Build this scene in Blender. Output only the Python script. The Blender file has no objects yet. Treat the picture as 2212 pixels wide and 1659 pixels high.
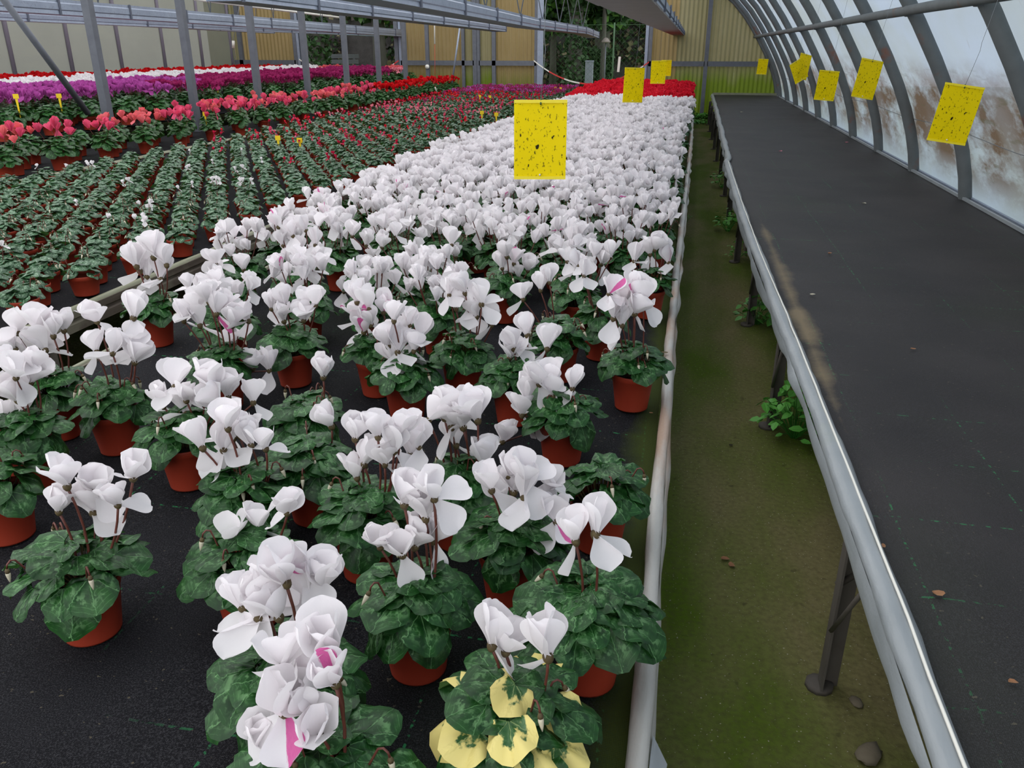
import bpy, math, random
import numpy as np
from mathutils import Matrix, Vector, Euler
rnd = random.Random(7)
PI = math.pi
C = bpy.context.scene.collection

# ------------------------------------------------------------------ camera, sky, exposure
PITCH = math.radians(22.65); YAW = math.radians(11.57); FPX = 1740.0; CAM_Z = 1.5; TOP = 0.5
cam_d = bpy.data.cameras.new('camera'); cam = bpy.data.objects.new('camera', cam_d); C.objects.link(cam)
cam.location = (0, 0, CAM_Z)
cam.rotation_euler = (PI/2 - PITCH, 0, YAW)
cam_d.sensor_width = 36; cam_d.lens = FPX/2212*36; cam_d.clip_start = .02; cam_d.clip_end = 200
bpy.context.scene.camera = cam
vs = bpy.context.scene.view_settings
vs.view_transform = 'Standard'; vs.look = 'None'; vs.gamma = 1; vs.exposure = 1.02; vs.use_curve_mapping = False
w = bpy.data.worlds.new('overcast_sky'); bpy.context.scene.world = w; w.use_nodes = True
wn = w.node_tree.nodes; wl = w.node_tree.links
bg = wn['Background']
tc = wn.new('ShaderNodeTexCoord'); sp = wn.new('ShaderNodeSeparateXYZ'); rp = wn.new('ShaderNodeValToRGB')
wl.new(tc.outputs['Generated'], sp.inputs[0]); wl.new(sp.outputs['Z'], rp.inputs[0]); wl.new(rp.outputs[0], bg.inputs[0])
rp.color_ramp.elements[0].position = 0.0; rp.color_ramp.elements[0].color = (.86, .88, .90, 1)
rp.color_ramp.elements[1].position = 1.0; rp.color_ramp.elements[1].color = (.97, .97, 1.0, 1)
bg.inputs[1].default_value = 0.92
sc = bpy.context.scene
sc.cycles.max_bounces = 6; sc.cycles.diffuse_bounces = 3; sc.cycles.glossy_bounces = 2
sc.cycles.use_adaptive_sampling = True; sc.cycles.adaptive_threshold = .03
sc.cycles.transmission_bounces = 4; sc.cycles.transparent_max_bounces = 6

def ray(px, py):
    x = (px-1106)/FPX; v = (py-829.5)/FPX
    f = math.cos(PITCH)-math.sin(PITCH)*v; d = math.sin(PITCH)+math.cos(PITCH)*v
    return Vector((x*math.cos(YAW)-f*math.sin(YAW), x*math.sin(YAW)+f*math.cos(YAW), -d))
def at_z(px, py, z):
    r = ray(px, py); return Vector((0, 0, CAM_Z)) + r*((z-CAM_Z)/r.z)
def at_x(px, py, X):
    r = ray(px, py); return Vector((0, 0, CAM_Z)) + r*(X/r.x)
def at_y(px, py, Y):
    r = ray(px, py); return Vector((0, 0, CAM_Z)) + r*(Y/r.y)
def proj(p):
    X, Y, z = p[0], p[1], p[2]-CAM_Z
    x = X*math.cos(YAW)+Y*math.sin(YAW); f = -X*math.sin(YAW)+Y*math.cos(YAW)
    zc = f*math.cos(PITCH)-z*math.sin(PITCH); yd = -z*math.cos(PITCH)-f*math.sin(PITCH)
    if zc < .05: return (-9999, -9999, zc)
    return 1106+FPX*x/zc, 829.5+FPX*yd/zc, zc

# ------------------------------------------------------------------ materials
def S(r, g, b):
    f = lambda c: (c/255/12.92) if c/255 <= .04045 else ((c/255+.055)/1.055)**2.4
    return (f(r), f(g), f(b), 1)
class N:
    def __init__(s, name):
        s.m = bpy.data.materials.new(name); s.m.use_nodes = True; s.t = s.m.node_tree; s.n = s.t.nodes
        s.p = s.n['Principled BSDF']; s.out = s.n['Material Output']
    def new(s, typ, **k):
        x = s.n.new(typ)
        for a, b in k.items(): setattr(x, a, b)
        return x
    def link(s, a, b): s.t.links.new(a, b)
    def coord(s, kind='Object'):
        if not hasattr(s, 'tc'): s.tc = s.new('ShaderNodeTexCoord')
        return s.tc.outputs[kind]
    def mapped(s, scale=(1, 1, 1), kind='Object', rot=(0, 0, 0)):
        m = s.new('ShaderNodeMapping'); s.link(s.coord(kind), m.inputs[0]); m.inputs['Scale'].default_value = scale; m.inputs['Rotation'].default_value = rot
        return m.outputs[0]
    def noise(s, scale, detail=3, vec=None, rough=.55):
        x = s.new('ShaderNodeTexNoise'); x.inputs['Scale'].default_value = scale; x.inputs['Detail'].default_value = detail; x.inputs['Roughness'].default_value = rough
        s.link(vec if vec is not None else s.coord(), x.inputs['Vector']); return x.outputs['Fac']
    def ramp(s, fac, stops, interp='LINEAR'):
        r = s.new('ShaderNodeValToRGB'); r.color_ramp.interpolation = interp
        e = r.color_ramp.elements
        while len(e) < len(stops): e.new(.5)
        for i, (p, c) in enumerate(stops): e[i].position = p; e[i].color = c if len(c) == 4 else (*c, 1)
        s.link(fac, r.inputs[0]); return r.outputs[0]
    def step(s, fac, a, b):
        x = s.new('ShaderNodeMapRange'); s.link(fac, x.inputs[0]); x.inputs[1].default_value = a; x.inputs[2].default_value = b; return x.outputs[0]
    def mix(s, fac, a, b, mode='MIX'):
        x = s.new('ShaderNodeMix', data_type='RGBA', blend_type=mode)
        for sock, v in ((x.inputs[0], fac), (x.inputs[6], a), (x.inputs[7], b)):
            if isinstance(v, (tuple, float, int)): sock.default_value = v
            else: s.link(v, sock)
        return x.outputs[2]
    def math(s, op, a, b=0.0, c=None):
        x = s.new('ShaderNodeMath', operation=op)
        for i, v in enumerate((a, b) if c is None else (a, b, c)):
            if isinstance(v, (float, int)): x.inputs[i].default_value = v
            else: s.link(v, x.inputs[i])
        return x.outputs[0]
    def sep(s, vec=None):
        x = s.new('ShaderNodeSeparateXYZ'); s.link(vec if vec is not None else s.coord(), x.inputs[0]); return x.outputs
    def base(s, c):
        if isinstance(c, tuple): s.p.inputs['Base Color'].default_value = c
        else: s.link(c, s.p.inputs['Base Color'])
        return s
    def rough(s, v): s.p.inputs['Roughness'].default_value = v; return s
    def spec(s, v): s.p.inputs['Specular IOR Level'].default_value = v; return s
    def metal(s, v): s.p.inputs['Metallic'].default_value = v; return s
    def bump(s, h, strength=.3, dist=.01):
        b = s.new('ShaderNodeBump'); b.inputs['Strength'].default_value = strength; b.inputs['Distance'].default_value = dist
        s.link(h, b.inputs['Height']); s.link(b.outputs[0], s.p.inputs['Normal']); return s
    def translucent(s, color, fac=.25, transparent=0.0):
        t = s.new('ShaderNodeBsdfTranslucent')
        if isinstance(color, tuple): t.inputs[0].default_value = color
        else: s.link(color, t.inputs[0])
        mx = s.new('ShaderNodeMixShader'); mx.inputs[0].default_value = fac
        s.link(s.p.outputs[0], mx.inputs[1]); s.link(t.outputs[0], mx.inputs[2]); last = mx.outputs[0]
        if transparent:
            tr = s.new('ShaderNodeBsdfTransparent'); m2 = s.new('ShaderNodeMixShader'); m2.inputs[0].default_value = transparent
            s.link(last, m2.inputs[1]); s.link(tr.outputs[0], m2.inputs[2]); last = m2.outputs[0]
        s.link(last, s.out.inputs[0]); return s

M = {}
def petal(name, c1, c2, trans=.3, white=None):
    m = N(name); u = m.sep(m.coord('UV'))
    streak = m.noise(6, 3, m.mapped((9, 1.2, 1), 'UV'))
    col = m.mix(m.math('MULTIPLY', m.step(streak, .35, .75), .45), c1, c2)
    if white:
        oi = m.new('ShaderNodeObjectInfo'); k = m.math('ADD', m.math('ABSOLUTE', m.math('SUBTRACT', u[0], m.math('ADD', .3, m.math('MULTIPLY', oi.outputs['Random'], .4)))), m.math('MULTIPLY', streak, .1))
        col = m.mix(m.step(k, .24, .27), col, white)
    m.base(col).rough(.65).spec(.25).translucent(c1 if not white else col, trans); M[name] = m.m
petal('petal_white', (.95, .915, .93, 1), (.88, .84, .875, 1), .38)
petal('petal_pink', S(226, 110, 172), S(205, 82, 150), .3, (.90, .865, .895, 1))
petal('petal_coral', S(238, 112, 118), S(232, 144, 154))
petal('petal_rose', S(232, 82, 120), S(240, 130, 165))
petal('petal_palepink', S(240, 150, 165), S(235, 120, 140))
petal('petal_magenta', S(196, 92, 178), S(168, 62, 150))
petal('petal_crimson', S(176, 46, 112), S(140, 30, 84))
petal('petal_red', S(214, 16, 26), S(170, 8, 18))
petal('petal_scarlet', S(232, 38, 62), S(205, 22, 44))
petal('petal_cherry', S(214, 44, 84), S(190, 30, 62))

def leafmat(name, dark, mid, silver, vein, silver_amt=.5, edge=None):
    m = N(name)
    uv = m.coord('UV'); mp = m.new('ShaderNodeMapping'); m.link(uv, mp.inputs[0]); mp.inputs['Location'].default_value = (-.5, -.5, 0)
    x, y, _ = m.sep(mp.outputs[0])
    rr = m.math('SQRT', m.math('ADD', m.math('MULTIPLY', x, x), m.math('MULTIPLY', y, y)))
    ang = m.math('ARCTAN2', y, m.math('ADD', x, .02))
    # object-random offset so that no two leaves are marbled alike
    oi = m.new('ShaderNodeObjectInfo')
    ad = m.new('ShaderNodeVectorMath', operation='ADD'); m.link(mp.outputs[0], ad.inputs[0])
    cb = m.new('ShaderNodeCombineXYZ'); m.link(m.math('MULTIPLY', oi.outputs['Random'], 37.0), cb.inputs[2]); m.link(cb.outputs[0], ad.inputs[1])
    n1 = m.noise(7, 3, ad.outputs[0]); n2 = m.noise(13, 2, ad.outputs[0])
    # silver marbling: broken ring between the veins
    ring = m.math('SUBTRACT', 1.0, m.math('MULTIPLY', m.math('ABSOLUTE', m.math('SUBTRACT', rr, .24)), 9.0))
    ringc = m.math('MAXIMUM', ring, 0.0)
    sil = m.math('MULTIPLY', ringc, m.step(n2, .50, .60))
    sil = m.math('MULTIPLY', sil, silver_amt*1.6)
    base = m.mix(m.step(n1, .3, .75), dark, mid)
    base = m.mix(m.math('MINIMUM', sil, 1.0), base, silver)
    # veins radiating from the stalk
    wob = m.math('MULTIPLY', m.math('SUBTRACT', n2, .5), .35)
    v = m.math('ABSOLUTE', m.math('SINE', m.math('MULTIPLY', m.math('ADD', ang, wob), 3.5)))
    wdt = m.math('DIVIDE', .030, m.math('ADD', rr, .03))
    vm = m.math('SUBTRACT', 1.0, m.math('DIVIDE', v, wdt)); vm = m.math('MAXIMUM', vm, 0.0)
    v2 = m.math('ABSOLUTE', m.math('SINE', m.math('ADD', m.math('MULTIPLY', rr, 62.0), m.math('MULTIPLY', v, 3.0))))
    vm2 = m.math('MULTIPLY', m.math('SUBTRACT', 1.0, m.step(v2, .0, .28)), m.math('MULTIPLY', m.step(n1, .42, .6), .45))
    base = m.mix(vm2, base, vein)
    base = m.mix(m.math('MINIMUM', m.math('MULTIPLY', vm, .85), .85), base, vein)
    if edge:
        em = m.step(m.math('ADD', rr, m.math('MULTIPLY', n1, .7)), .50, .56)
        base = m.mix(em, base, edge)
    back = m.new('ShaderNodeNewGeometry')
    base = m.mix(back.outputs['Backfacing'], base, m.mix(.35, mid, vein))
    hs = m.new('ShaderNodeHueSaturation'); m.link(base, hs.inputs['Color'])
    m.link(m.math('ADD', m.math('MULTIPLY', oi.outputs['Random'], .45), .8), hs.inputs['Value'])
    m.base(hs.outputs[0]).rough(.42).spec(.35)
    m.bump(m.math('SUBTRACT', 1.0, m.math('MINIMUM', m.math('DIVIDE', v, .5), 1.0)), .35, .003)
    m.translucent(S(60, 110, 30), .12); M[name] = m.m
leafmat('leaf', S(14, 50, 18), S(38, 88, 34), S(98, 142, 90), S(104, 152, 96), .5)
leafmat('leaf_grey', S(34, 66, 42), S(62, 102, 66), S(138, 166, 138), S(128, 160, 130), .95)
leafmat('leaf_yellow', S(40, 80, 40), S(70, 110, 60), S(120, 150, 110), S(150, 170, 110), .3, edge=S(222, 206, 126))
leafmat('leaf_weed', S(40, 110, 30), S(70, 150, 50), S(90, 160, 70), S(120, 180, 90), .1)

m = N('pot_plastic'); n = m.noise(14, 3); m.base(m.mix(n, S(140, 46, 28), S(160, 58, 36))).rough(.55).spec(.35); M['pot'] = m.m
m = N('soil'); m.base(m.mix(m.noise(60, 3), (.012, .009, .006, 1), (.04, .028, .018, 1))).rough(.95); M['soil'] = m.m
m = N('stem_brown'); m.base(m.mix(m.noise(30, 2), S(74, 36, 30), S(112, 58, 46))).rough(.5); M['stem'] = m.m
m = N('petiole'); m.base(S(96, 84, 52)).rough(.5); M['petiole'] = m.m
m = N('bud_cream'); m.base(S(222, 214, 190)).rough(.55).translucent(S(222, 214, 190), .2); M['bud'] = m.m
m = N('calyx'); m.base(m.mix(m.noise(200, 2), S(60, 36, 24), S(98, 88, 50))).rough(.7); M['calyx'] = m.m
m = N('stain_ochre'); m.base(S(200, 150, 90)).rough(.7); M['ochre'] = m.m

def fabric(name, spec=.1, rg=.85, moss_x=None, sand=None, base1=S(14, 14, 17), base2=S(26, 26, 29)):
    m = N(name); x, y, z = m.sep()
    mot = m.noise(2.2, 5); fine = m.noise(420, 2)
    c = m.mix(m.step(mot, .35, .7), base1, base2)
    c = m.mix(m.math('MULTIPLY', m.step(fine, .45, .75), .35), c, S(92, 92, 96))
    # faint green marker threads woven into the ground cover
    warp = m.math('MULTIPLY', m.math('SUBTRACT', m.noise(1.3, 2), .5), .05)
    def thread(co, per):
        f = m.math('FRACT', m.math('DIVIDE', m.math('ADD', m.math('ADD', co, warp), 50.0), per))
        return m.math('LESS_THAN', m.math('ABSOLUTE', m.math('SUBTRACT', f, .5)), .0025/per)
    br = m.step(m.noise(70, 2), .52, .6); pt = m.step(m.noise(1.8, 2), .45, .6)
    th = m.math('MULTIPLY', m.math('MAXIMUM', thread(x, .30), thread(y, .30)), m.math('MULTIPLY', br, pt))
    c = m.mix(th, c, S(46, 120, 74))
    sp = m.step(m.noise(95, 1), .735, .76); c = m.mix(m.math('MULTIPLY', sp, .35), c, S(120, 112, 92))
    dirt = m.step(m.noise(.9, 4), .55, .75); c = m.mix(m.math('MULTIPLY', dirt, .3), c, S(44, 54, 34))
    if moss_x is not None:
        k = m.math('ADD', m.math('MULTIPLY', m.math('SUBTRACT', x, moss_x), 14.0), m.math('MULTIPLY', m.noise(7, 4), 1.6))
        c = m.mix(m.math('MULTIPLY', m.step(k, .9, 1.7), .8), c, m.mix(fine, S(74, 80, 30), S(40, 58, 22)))
    if sand is not None:
        k = m.math('SUBTRACT', m.math('MULTIPLY', m.noise(2.6, 4), 2.3), m.math('MULTIPLY', m.math('ABSOLUTE', m.math('SUBTRACT', x, sand)), 14.0)); k = m.math('SUBTRACT', k, m.math('SUBTRACT', 1.0, m.math('MULTIPLY', m.step(y, 1.7, 2.6), m.math('SUBTRACT', 1.0, m.step(y, 4.6, 6.0)))))
        k = m.math('ADD', k, m.math('MULTIPLY', m.noise(60, 3), .3))
        c = m.mix(m.math('MULTIPLY', m.step(k, .9, 1.6), .6), c, S(150, 132, 100))
    m.base(c).rough(.62).spec(.35)
    m.spec(spec).rough(rg); wv = m.new('ShaderNodeTexWave'); wv.inputs['Scale'].default_value = 110; m.link(m.coord(), wv.inputs[0])
    wv2 = m.new('ShaderNodeTexWave', bands_direction='Y'); wv2.inputs['Scale'].default_value = 90; m.link(m.coord(), wv2.inputs[0])
    m.bump(m.math('ADD', m.math('ADD', wv.outputs['Fac'], wv2.outputs['Fac']), m.math('MULTIPLY', m.noise(3, 3), 6.0)), .25, .002)
    M[name] = m.m
fabric('fabric_left', moss_x=-.10); fabric('fabric_mid'); fabric('fabric_right', .28, .6, sand=.515, base1=S(31, 28, 28), base2=S(47, 43, 42))

m = N('floor_moss'); x, y, z = m.sep()
mossn = m.noise(1.6, 5, m.mapped((1.2, .45, 1))); fine = m.noise(60, 4)
c = m.mix(m.step(mossn, .38, .6), S(122, 116, 78), S(80, 102, 22)); c = m.mix(m.math('MULTIPLY', m.step(fine, .4, .7), .5), c, S(74, 70, 44))
peb = m.step(m.noise(130, 1), .70, .74); c = m.mix(m.math('MULTIPLY', peb, .8), c, S(186, 182, 156))
blk = m.step(m.noise(24, 2), .68, .74); c = m.mix(m.math('MULTIPLY', blk, .4), c, S(34, 32, 20))
m.base(c).rough(.9).spec(.15).bump(m.math('ADD', m.noise(40, 5), peb), .7, .008); M['floor'] = m.m

def film(name, clean, low, brown, trans=.5, transp=.2, stain=.8, zlo=.5, zhi=1.45):
    m = N(name); x, y, z = m.sep()
    c = m.mix(m.step(m.noise(1.4, 3, m.mapped((1, .6, 1))), .35, .7), clean, low)
    band = m.math('MULTIPLY', m.step(z, zlo, zlo+.25), m.math('SUBTRACT', 1.0, m.step(z, zhi-.25, zhi)))
    sn = m.math('MULTIPLY', m.step(m.noise(2.4, 7, m.mapped((1, .7, 1.5), rot=(.6, 0, 0)), .68), .37, .57), m.step(m.noise(.5, 2), .28, .50))
    c = m.mix(m.math('MULTIPLY', m.math('MULTIPLY', band, sn), stain), c, brown)
    st = m.step(m.noise(9, 4, m.mapped((1, .35, 2.6), rot=(-.6, 0, 0))), .60, .68)
    c = m.mix(m.math('MULTIPLY', m.math('MULTIPLY', st, band), .45), c, S(86, 84, 66))
    dr = m.step(m.noise(7, 3, m.mapped((1, 2.2, .12))), .66, .74)
    c = m.mix(m.math('MULTIPLY', dr, .22), c, S(120, 100, 84))
    m.base(c).rough(.35).spec(.3).bump(m.noise(5, 4, m.mapped((1, .5, 1.6), rot=(.7, 0, 0))), .5, .03)
    m.translucent(c, trans, transp); M[name] = m.m
film('film_right', S(172, 186, 204), S(166, 176, 178), S(96, 72, 56), .6, .04, .95)
m = N('film_left'); x, y, z = m.sep()
c = m.mix(m.noise(1.2, 4), S(120, 121, 108), S(102, 103, 90)); c = m.mix(m.math('MULTIPLY', m.step(m.noise(3, 5, m.mapped((1, .4, 2))), .5, .7), .3), c, S(120, 122, 104))
m.base(c).rough(.5).bump(m.noise(1.5, 3, m.mapped((1, 1, .5), rot=(.5, 0, 0))), .6, .05).translucent(c, .35, .06); M['film_left'] = m.m

m = N('zinc'); c = m.mix(m.noise(8, 5), S(128, 138, 156), S(160, 170, 186)); c = m.mix(m.math('MULTIPLY', m.step(m.noise(40, 3), .55, .7), .4), c, S(104, 108, 118)); m.base(c).rough(.45).metal(.35); M['zinc'] = m.m
m = N('zinc_under'); m.base(m.mix(m.noise(6, 4), S(120, 112, 108), S(142, 134, 128))).rough(.6).metal(.1); M['zinc_under'] = m.m
m = N('zinc_seam'); m.base(S(92, 98, 112)).rough(.5).metal(.3); M['seam'] = m.m
m = N('post_steel'); c = m.mix(m.noise(12, 5), S(84, 88, 96), S(112, 116, 124)); m.base(c).rough(.6).metal(.2); M['post'] = m.m
m = N('rib_steel'); c = m.mix(m.noise(9, 5), S(88, 92, 92), S(112, 118, 120)); c = m.mix(m.math('MULTIPLY', m.step(m.noise(4, 5), .6, .7), .8), c, S(128, 82, 62)); m.base(c).rough(.7).metal(.1); M['rib'] = m.m
m = N('leg_steel'); c = m.mix(m.noise(16, 5), S(96, 92, 86), S(70, 62, 54)); m.base(c).rough(.75).metal(.1); M['leg'] = m.m
m = N('wrap_white'); c = m.mix(m.noise(3, 4), S(196, 194, 188), S(160, 158, 152))
c = m.mix(m.math('MULTIPLY', m.step(m.noise(9, 5, m.mapped((1, .25, 1))), .48, .62), .7), c, S(170, 134, 108)); m.base(c).rough(.4).bump(m.noise(40, 4, m.mapped((1, .4, 1))), .5, .006); M['wrap_stained'] = m.m
m = N('wrap_film'); c = m.mix(m.noise(4, 4), S(176, 181, 184), S(140, 147, 150)); c = m.mix(m.math('MULTIPLY', m.step(m.noise(6, 5), .6, .75), .25), c, S(156, 168, 140)); m.base(c).rough(.32).bump(m.noise(26, 4, m.mapped((1, .35, 1))), .5, .008); m.translucent(c, .15); M['wrap'] = m.m
m = N('gutter_rail'); x, y, z = m.sep(); c = m.mix(m.noise(20, 5, m.mapped((1, .1, 1))), S(104, 94, 84), S(58, 46, 40)); c = m.mix(m.math('MULTIPLY', m.step(m.noise(5, 4), .5, .62), .5), c, S(124, 122, 104)); m.base(c).rough(.8).bump(m.noise(30, 4, m.mapped((1, .15, 1))), .6, .006); M['rail'] = m.m
m = N('rail_lip'); c = m.mix(m.noise(7, 5), S(150, 150, 130), S(108, 112, 84)); m.base(c).rough(.6); M['lip'] = m.m
m = N('grp_panel'); x, y, z = m.sep(); c = m.mix(m.noise(2, 4), S(166, 146, 102), S(148, 126, 82))
c = m.mix(m.math('MULTIPLY', m.step(m.noise(14, 4, m.mapped((1, 1, .12))), .5, .7), .35), c, S(150, 128, 72))
g = m.math('MULTIPLY', m.math('SUBTRACT', 1.25, z), m.math('ADD', m.noise(7, 4, m.mapped((1, 1, .15))), .35))
c = m.mix(m.math('MULTIPLY', m.step(g, .18, .6), .9), c, S(104, 118, 30)); m.base(c).rough(.55).translucent(c, .3); M['grp'] = m.m
m = N('grp_pale'); x, y, z = m.sep(); c = m.mix(m.noise(2, 4), S(160, 152, 120), S(142, 134, 92))
g = m.math('MULTIPLY', m.math('SUBTRACT', 1.35, z), m.math('ADD', m.noise(7, 4, m.mapped((1, 1, .15))), .4))
c = m.mix(m.math('MULTIPLY', m.step(g, .15, .55), .95), c, S(112, 134, 24)); m.base(c).rough(.55).translucent(c, .3); M['grp_pale'] = m.m
m = N('trap_yellow'); sp = m.step(m.noise(150, 2, m.mapped((1, 1, .6), rot=(.3, .2, .1))), .63, .66); s2 = m.step(m.noise(45, 1), .73, .75)
c = m.mix(m.math('MULTIPLY', sp, .75), S(255, 236, 0), S(104, 86, 10)); c = m.mix(s2, c, S(58, 48, 14)); m.base(c).rough(.5).spec(.2).translucent(c, .4); M['trap'] = m.m
m = N('trap_edge'); m.base(S(246, 224, 30)).rough(.35); M['trap_edge'] = m.m
m = N('wire'); m.base(S(120, 124, 128)).rough(.5); M['wire'] = m.m
m = N('wire_green'); m.base(S(60, 96, 60)).rough(.5); M['wire_green'] = m.m
m = N('label_yellow'); m.base(S(240, 205, 10)).rough(.4); M['label'] = m.m
m = N('white_plastic'); m.base(S(232, 230, 220)).rough(.4); M['white'] = m.m
m = N('blue_cap'); m.base(S(90, 130, 190)).rough(.4); M['blue'] = m.m
m = N('tape_red'); m.base(S(206, 52, 48)).rough(.4); M['tape_red'] = m.m
m = N('lawn'); m.base(m.mix(m.noise(5, 5), S(86, 106, 48), S(116, 138, 70))).rough(.9).bump(m.noise(40, 4), .6, .03); M['lawn'] = m.m
m = N('stone_wall'); m.base(m.mix(m.noise(5, 5), S(58, 54, 56), S(92, 88, 88))).rough(.9).bump(m.noise(9, 5), .8, .04); M['stone'] = m.m
m = N('bark'); m.base(m.mix(m.noise(12, 5, m.mapped((1, 1, .2))), S(96, 98, 92), S(66, 60, 54))).rough(.9).bump(m.noise(20, 5, m.mapped((1, 1, .2))), .8, .02); M['bark'] = m.m
m = N('ivy_dark'); m.base(m.mix(m.noise(14, 3), S(30, 56, 26), S(58, 92, 44))).rough(.6); M['ivy'] = m.m
m = N('ivy_pale'); m.base(m.mix(m.noise(9, 3), S(110, 128, 82), S(140, 110, 98))).rough(.6); M['ivy_pale'] = m.m
m = N('ivy_wine'); m.base(m.mix(m.noise(9, 3), S(70, 42, 44), S(52, 60, 36))).rough(.6); M['ivy_wine'] = m.m
m = N('cypress'); m.base(m.mix(m.noise(4, 3), S(22, 52, 22), S(54, 96, 44))).rough(.7); M['cypress'] = m.m
m = N('bright_leaf'); m.base(S(92, 140, 60)).rough(.6); M['bright'] = m.m
m = N('grey_wood'); m.base(m.mix(m.noise(20, 4, m.mapped((.1, 1, 1))), S(80, 84, 88), S(104, 108, 110))).rough(.8); M['greywood'] = m.m
m = N('marble_grey'); m.base(m.mix(m.noise(5, 5), S(150, 160, 172), S(110, 118, 130))).rough(.6); M['marble'] = m.m
m = N('dry_leaf'); m.base(m.mix(m.noise(30, 3), S(128, 78, 52), S(168, 128, 88))).rough(.8); M['dry'] = m.m
m = N('pebble'); m.base(m.mix(m.noise(20, 4), S(120, 110, 92), S(96, 90, 74))).rough(.85).bump(m.noise(60, 4), .6, .004); M['pebble'] = m.m
m = N('concrete_block'); m.base(m.mix(m.noise(10, 4), S(110, 96, 84), S(86, 80, 70))).rough(.9); M['block'] = m.m

# ------------------------------------------------------------------ mesh building
class MB:
    def __init__(s): s.v = []; s.f = []; s.mi = []; s.uv = []; s.smooth = []
    def add(s, vs, fs, mi=0, uv=None, smooth=True, mat=None):
        o = len(s.v)
        if mat is not None: vs = [mat @ Vector(q) for q in vs]
        s.v += [tuple(q) for q in vs]; s.uv += list(uv) if uv is not None else [(0.0, 0.0)]*len(vs)
        s.f += [tuple(i+o for i in q) for q in fs]; s.mi += [mi]*len(fs); s.smooth += [smooth]*len(fs)
        return s
    def box(s, c, d, mi=0, rot=None):
        cx, cy, cz = c; hx, hy, hz = d[0]/2, d[1]/2, d[2]/2
        vs = [Vector((x*hx, y*hy, z*hz)) for x in (-1, 1) for y in (-1, 1) for z in (-1, 1)]
        if rot is not None: R = Euler(rot).to_matrix(); vs = [R @ q for q in vs]
        vs = [q+Vector(c) for q in vs]
        return s.add(vs, [(0, 1, 3, 2), (4, 6, 7, 5), (0, 4, 5, 1), (2, 3, 7, 6), (0, 2, 6, 4), (1, 5, 7, 3)], mi, smooth=False)
    def tube(s, pts, r, n=8, mi=0, caps=True):
        pts = [Vector(p) for p in pts]; rs = r if isinstance(r, (list, tuple)) else [r]*len(pts)
        vs = []; fs = []
        up = Vector((0, 0, 1)); prev = None
        for i, p in enumerate(pts):
            d = (pts[min(i+1, len(pts)-1)]-pts[max(i-1, 0)]).normalized()
            a = d.cross(up if abs(d.z) < .95 else Vector((1, 0, 0))).normalized()
            if prev is not None and a.dot(prev) < 0: a = -a
            prev = a; b = d.cross(a)
            for k in range(n): t = 2*PI*k/n; vs.append(p+(a*math.cos(t)+b*math.sin(t))*rs[i])
        for i in range(len(pts)-1):
            for k in range(n): fs.append((i*n+k, i*n+(k+1) % n, (i+1)*n+(k+1) % n, (i+1)*n+k))
        if caps: fs.append(tuple(range(n))[::-1]); fs.append(tuple((len(pts)-1)*n+k for k in range(n)))
        return s.add(vs, fs, mi)
    def lathe(s, prof, n=20, mi=0):
        vs = []; fs = []
        for r, z in prof:
            for k in range(n): t = 2*PI*k/n; vs.append((r*math.cos(t), r*math.sin(t), z))
        for i in range(len(prof)-1):
            for k in range(n): fs.append((i*n+k, i*n+(k+1) % n, (i+1)*n+(k+1) % n, (i+1)*n+k))
        return s.add(vs, fs, mi)
    def mesh(s, name, mats):
        me = bpy.data.meshes.new(name); me.from_pydata(s.v, [], s.f)
        for q in mats: me.materials.append(M[q])
        me.polygons.foreach_set('material_index', s.mi); me.polygons.foreach_set('use_smooth', s.smooth)
        ul = me.uv_layers.new(name='UVMap'); li = np.zeros(len(me.loops), dtype=np.int32); me.loops.foreach_get('vertex_index', li)
        ul.data.foreach_set('uv', np.asarray(s.uv, dtype=np.float32)[li].ravel())
        me.update(); return me
def ob(name, me, parent=None, mat=None, loc=None):
    o = bpy.data.objects.new(name, me); C.objects.link(o)
    if parent is not None: o.parent = parent
    if mat is not None: o.matrix_local = mat
    if loc is not None: o.location = loc
    return o
def part(name, mb, mats, parent=None, mat=None, loc=None): return ob(name, mb.mesh(name, mats), parent, mat, loc)
def tag(o, label=None, cat=None, group=None, kind=None):
    if label: o['label'] = label
    if cat: o['category'] = cat
    if group: o['group'] = group
    if kind: o['kind'] = kind
    return o
def thing(name, label, cat, loc=(0, 0, 0), rz=0.0, group=None, scale=1.0):
    o = bpy.data.objects.new(name, None); C.objects.link(o); o.location = loc; o.rotation_euler = (0, 0, rz); o.scale = (scale,)*3
    o.empty_display_size = .05
    return tag(o, label, cat, group)
def struct(name, mb, mats, parent=None):
    o = part(name, mb, mats, parent)
    if parent is None: o['kind'] = 'structure'
    return o
def T(loc, rot=(0, 0, 0), sc=1.0):
    scv = sc if isinstance(sc, (tuple, list)) else (sc, sc, sc)
    return Matrix.Translation(Vector(loc)) @ Euler(rot).to_matrix().to_4x4() @ Matrix.Diagonal((*scv, 1))
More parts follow.
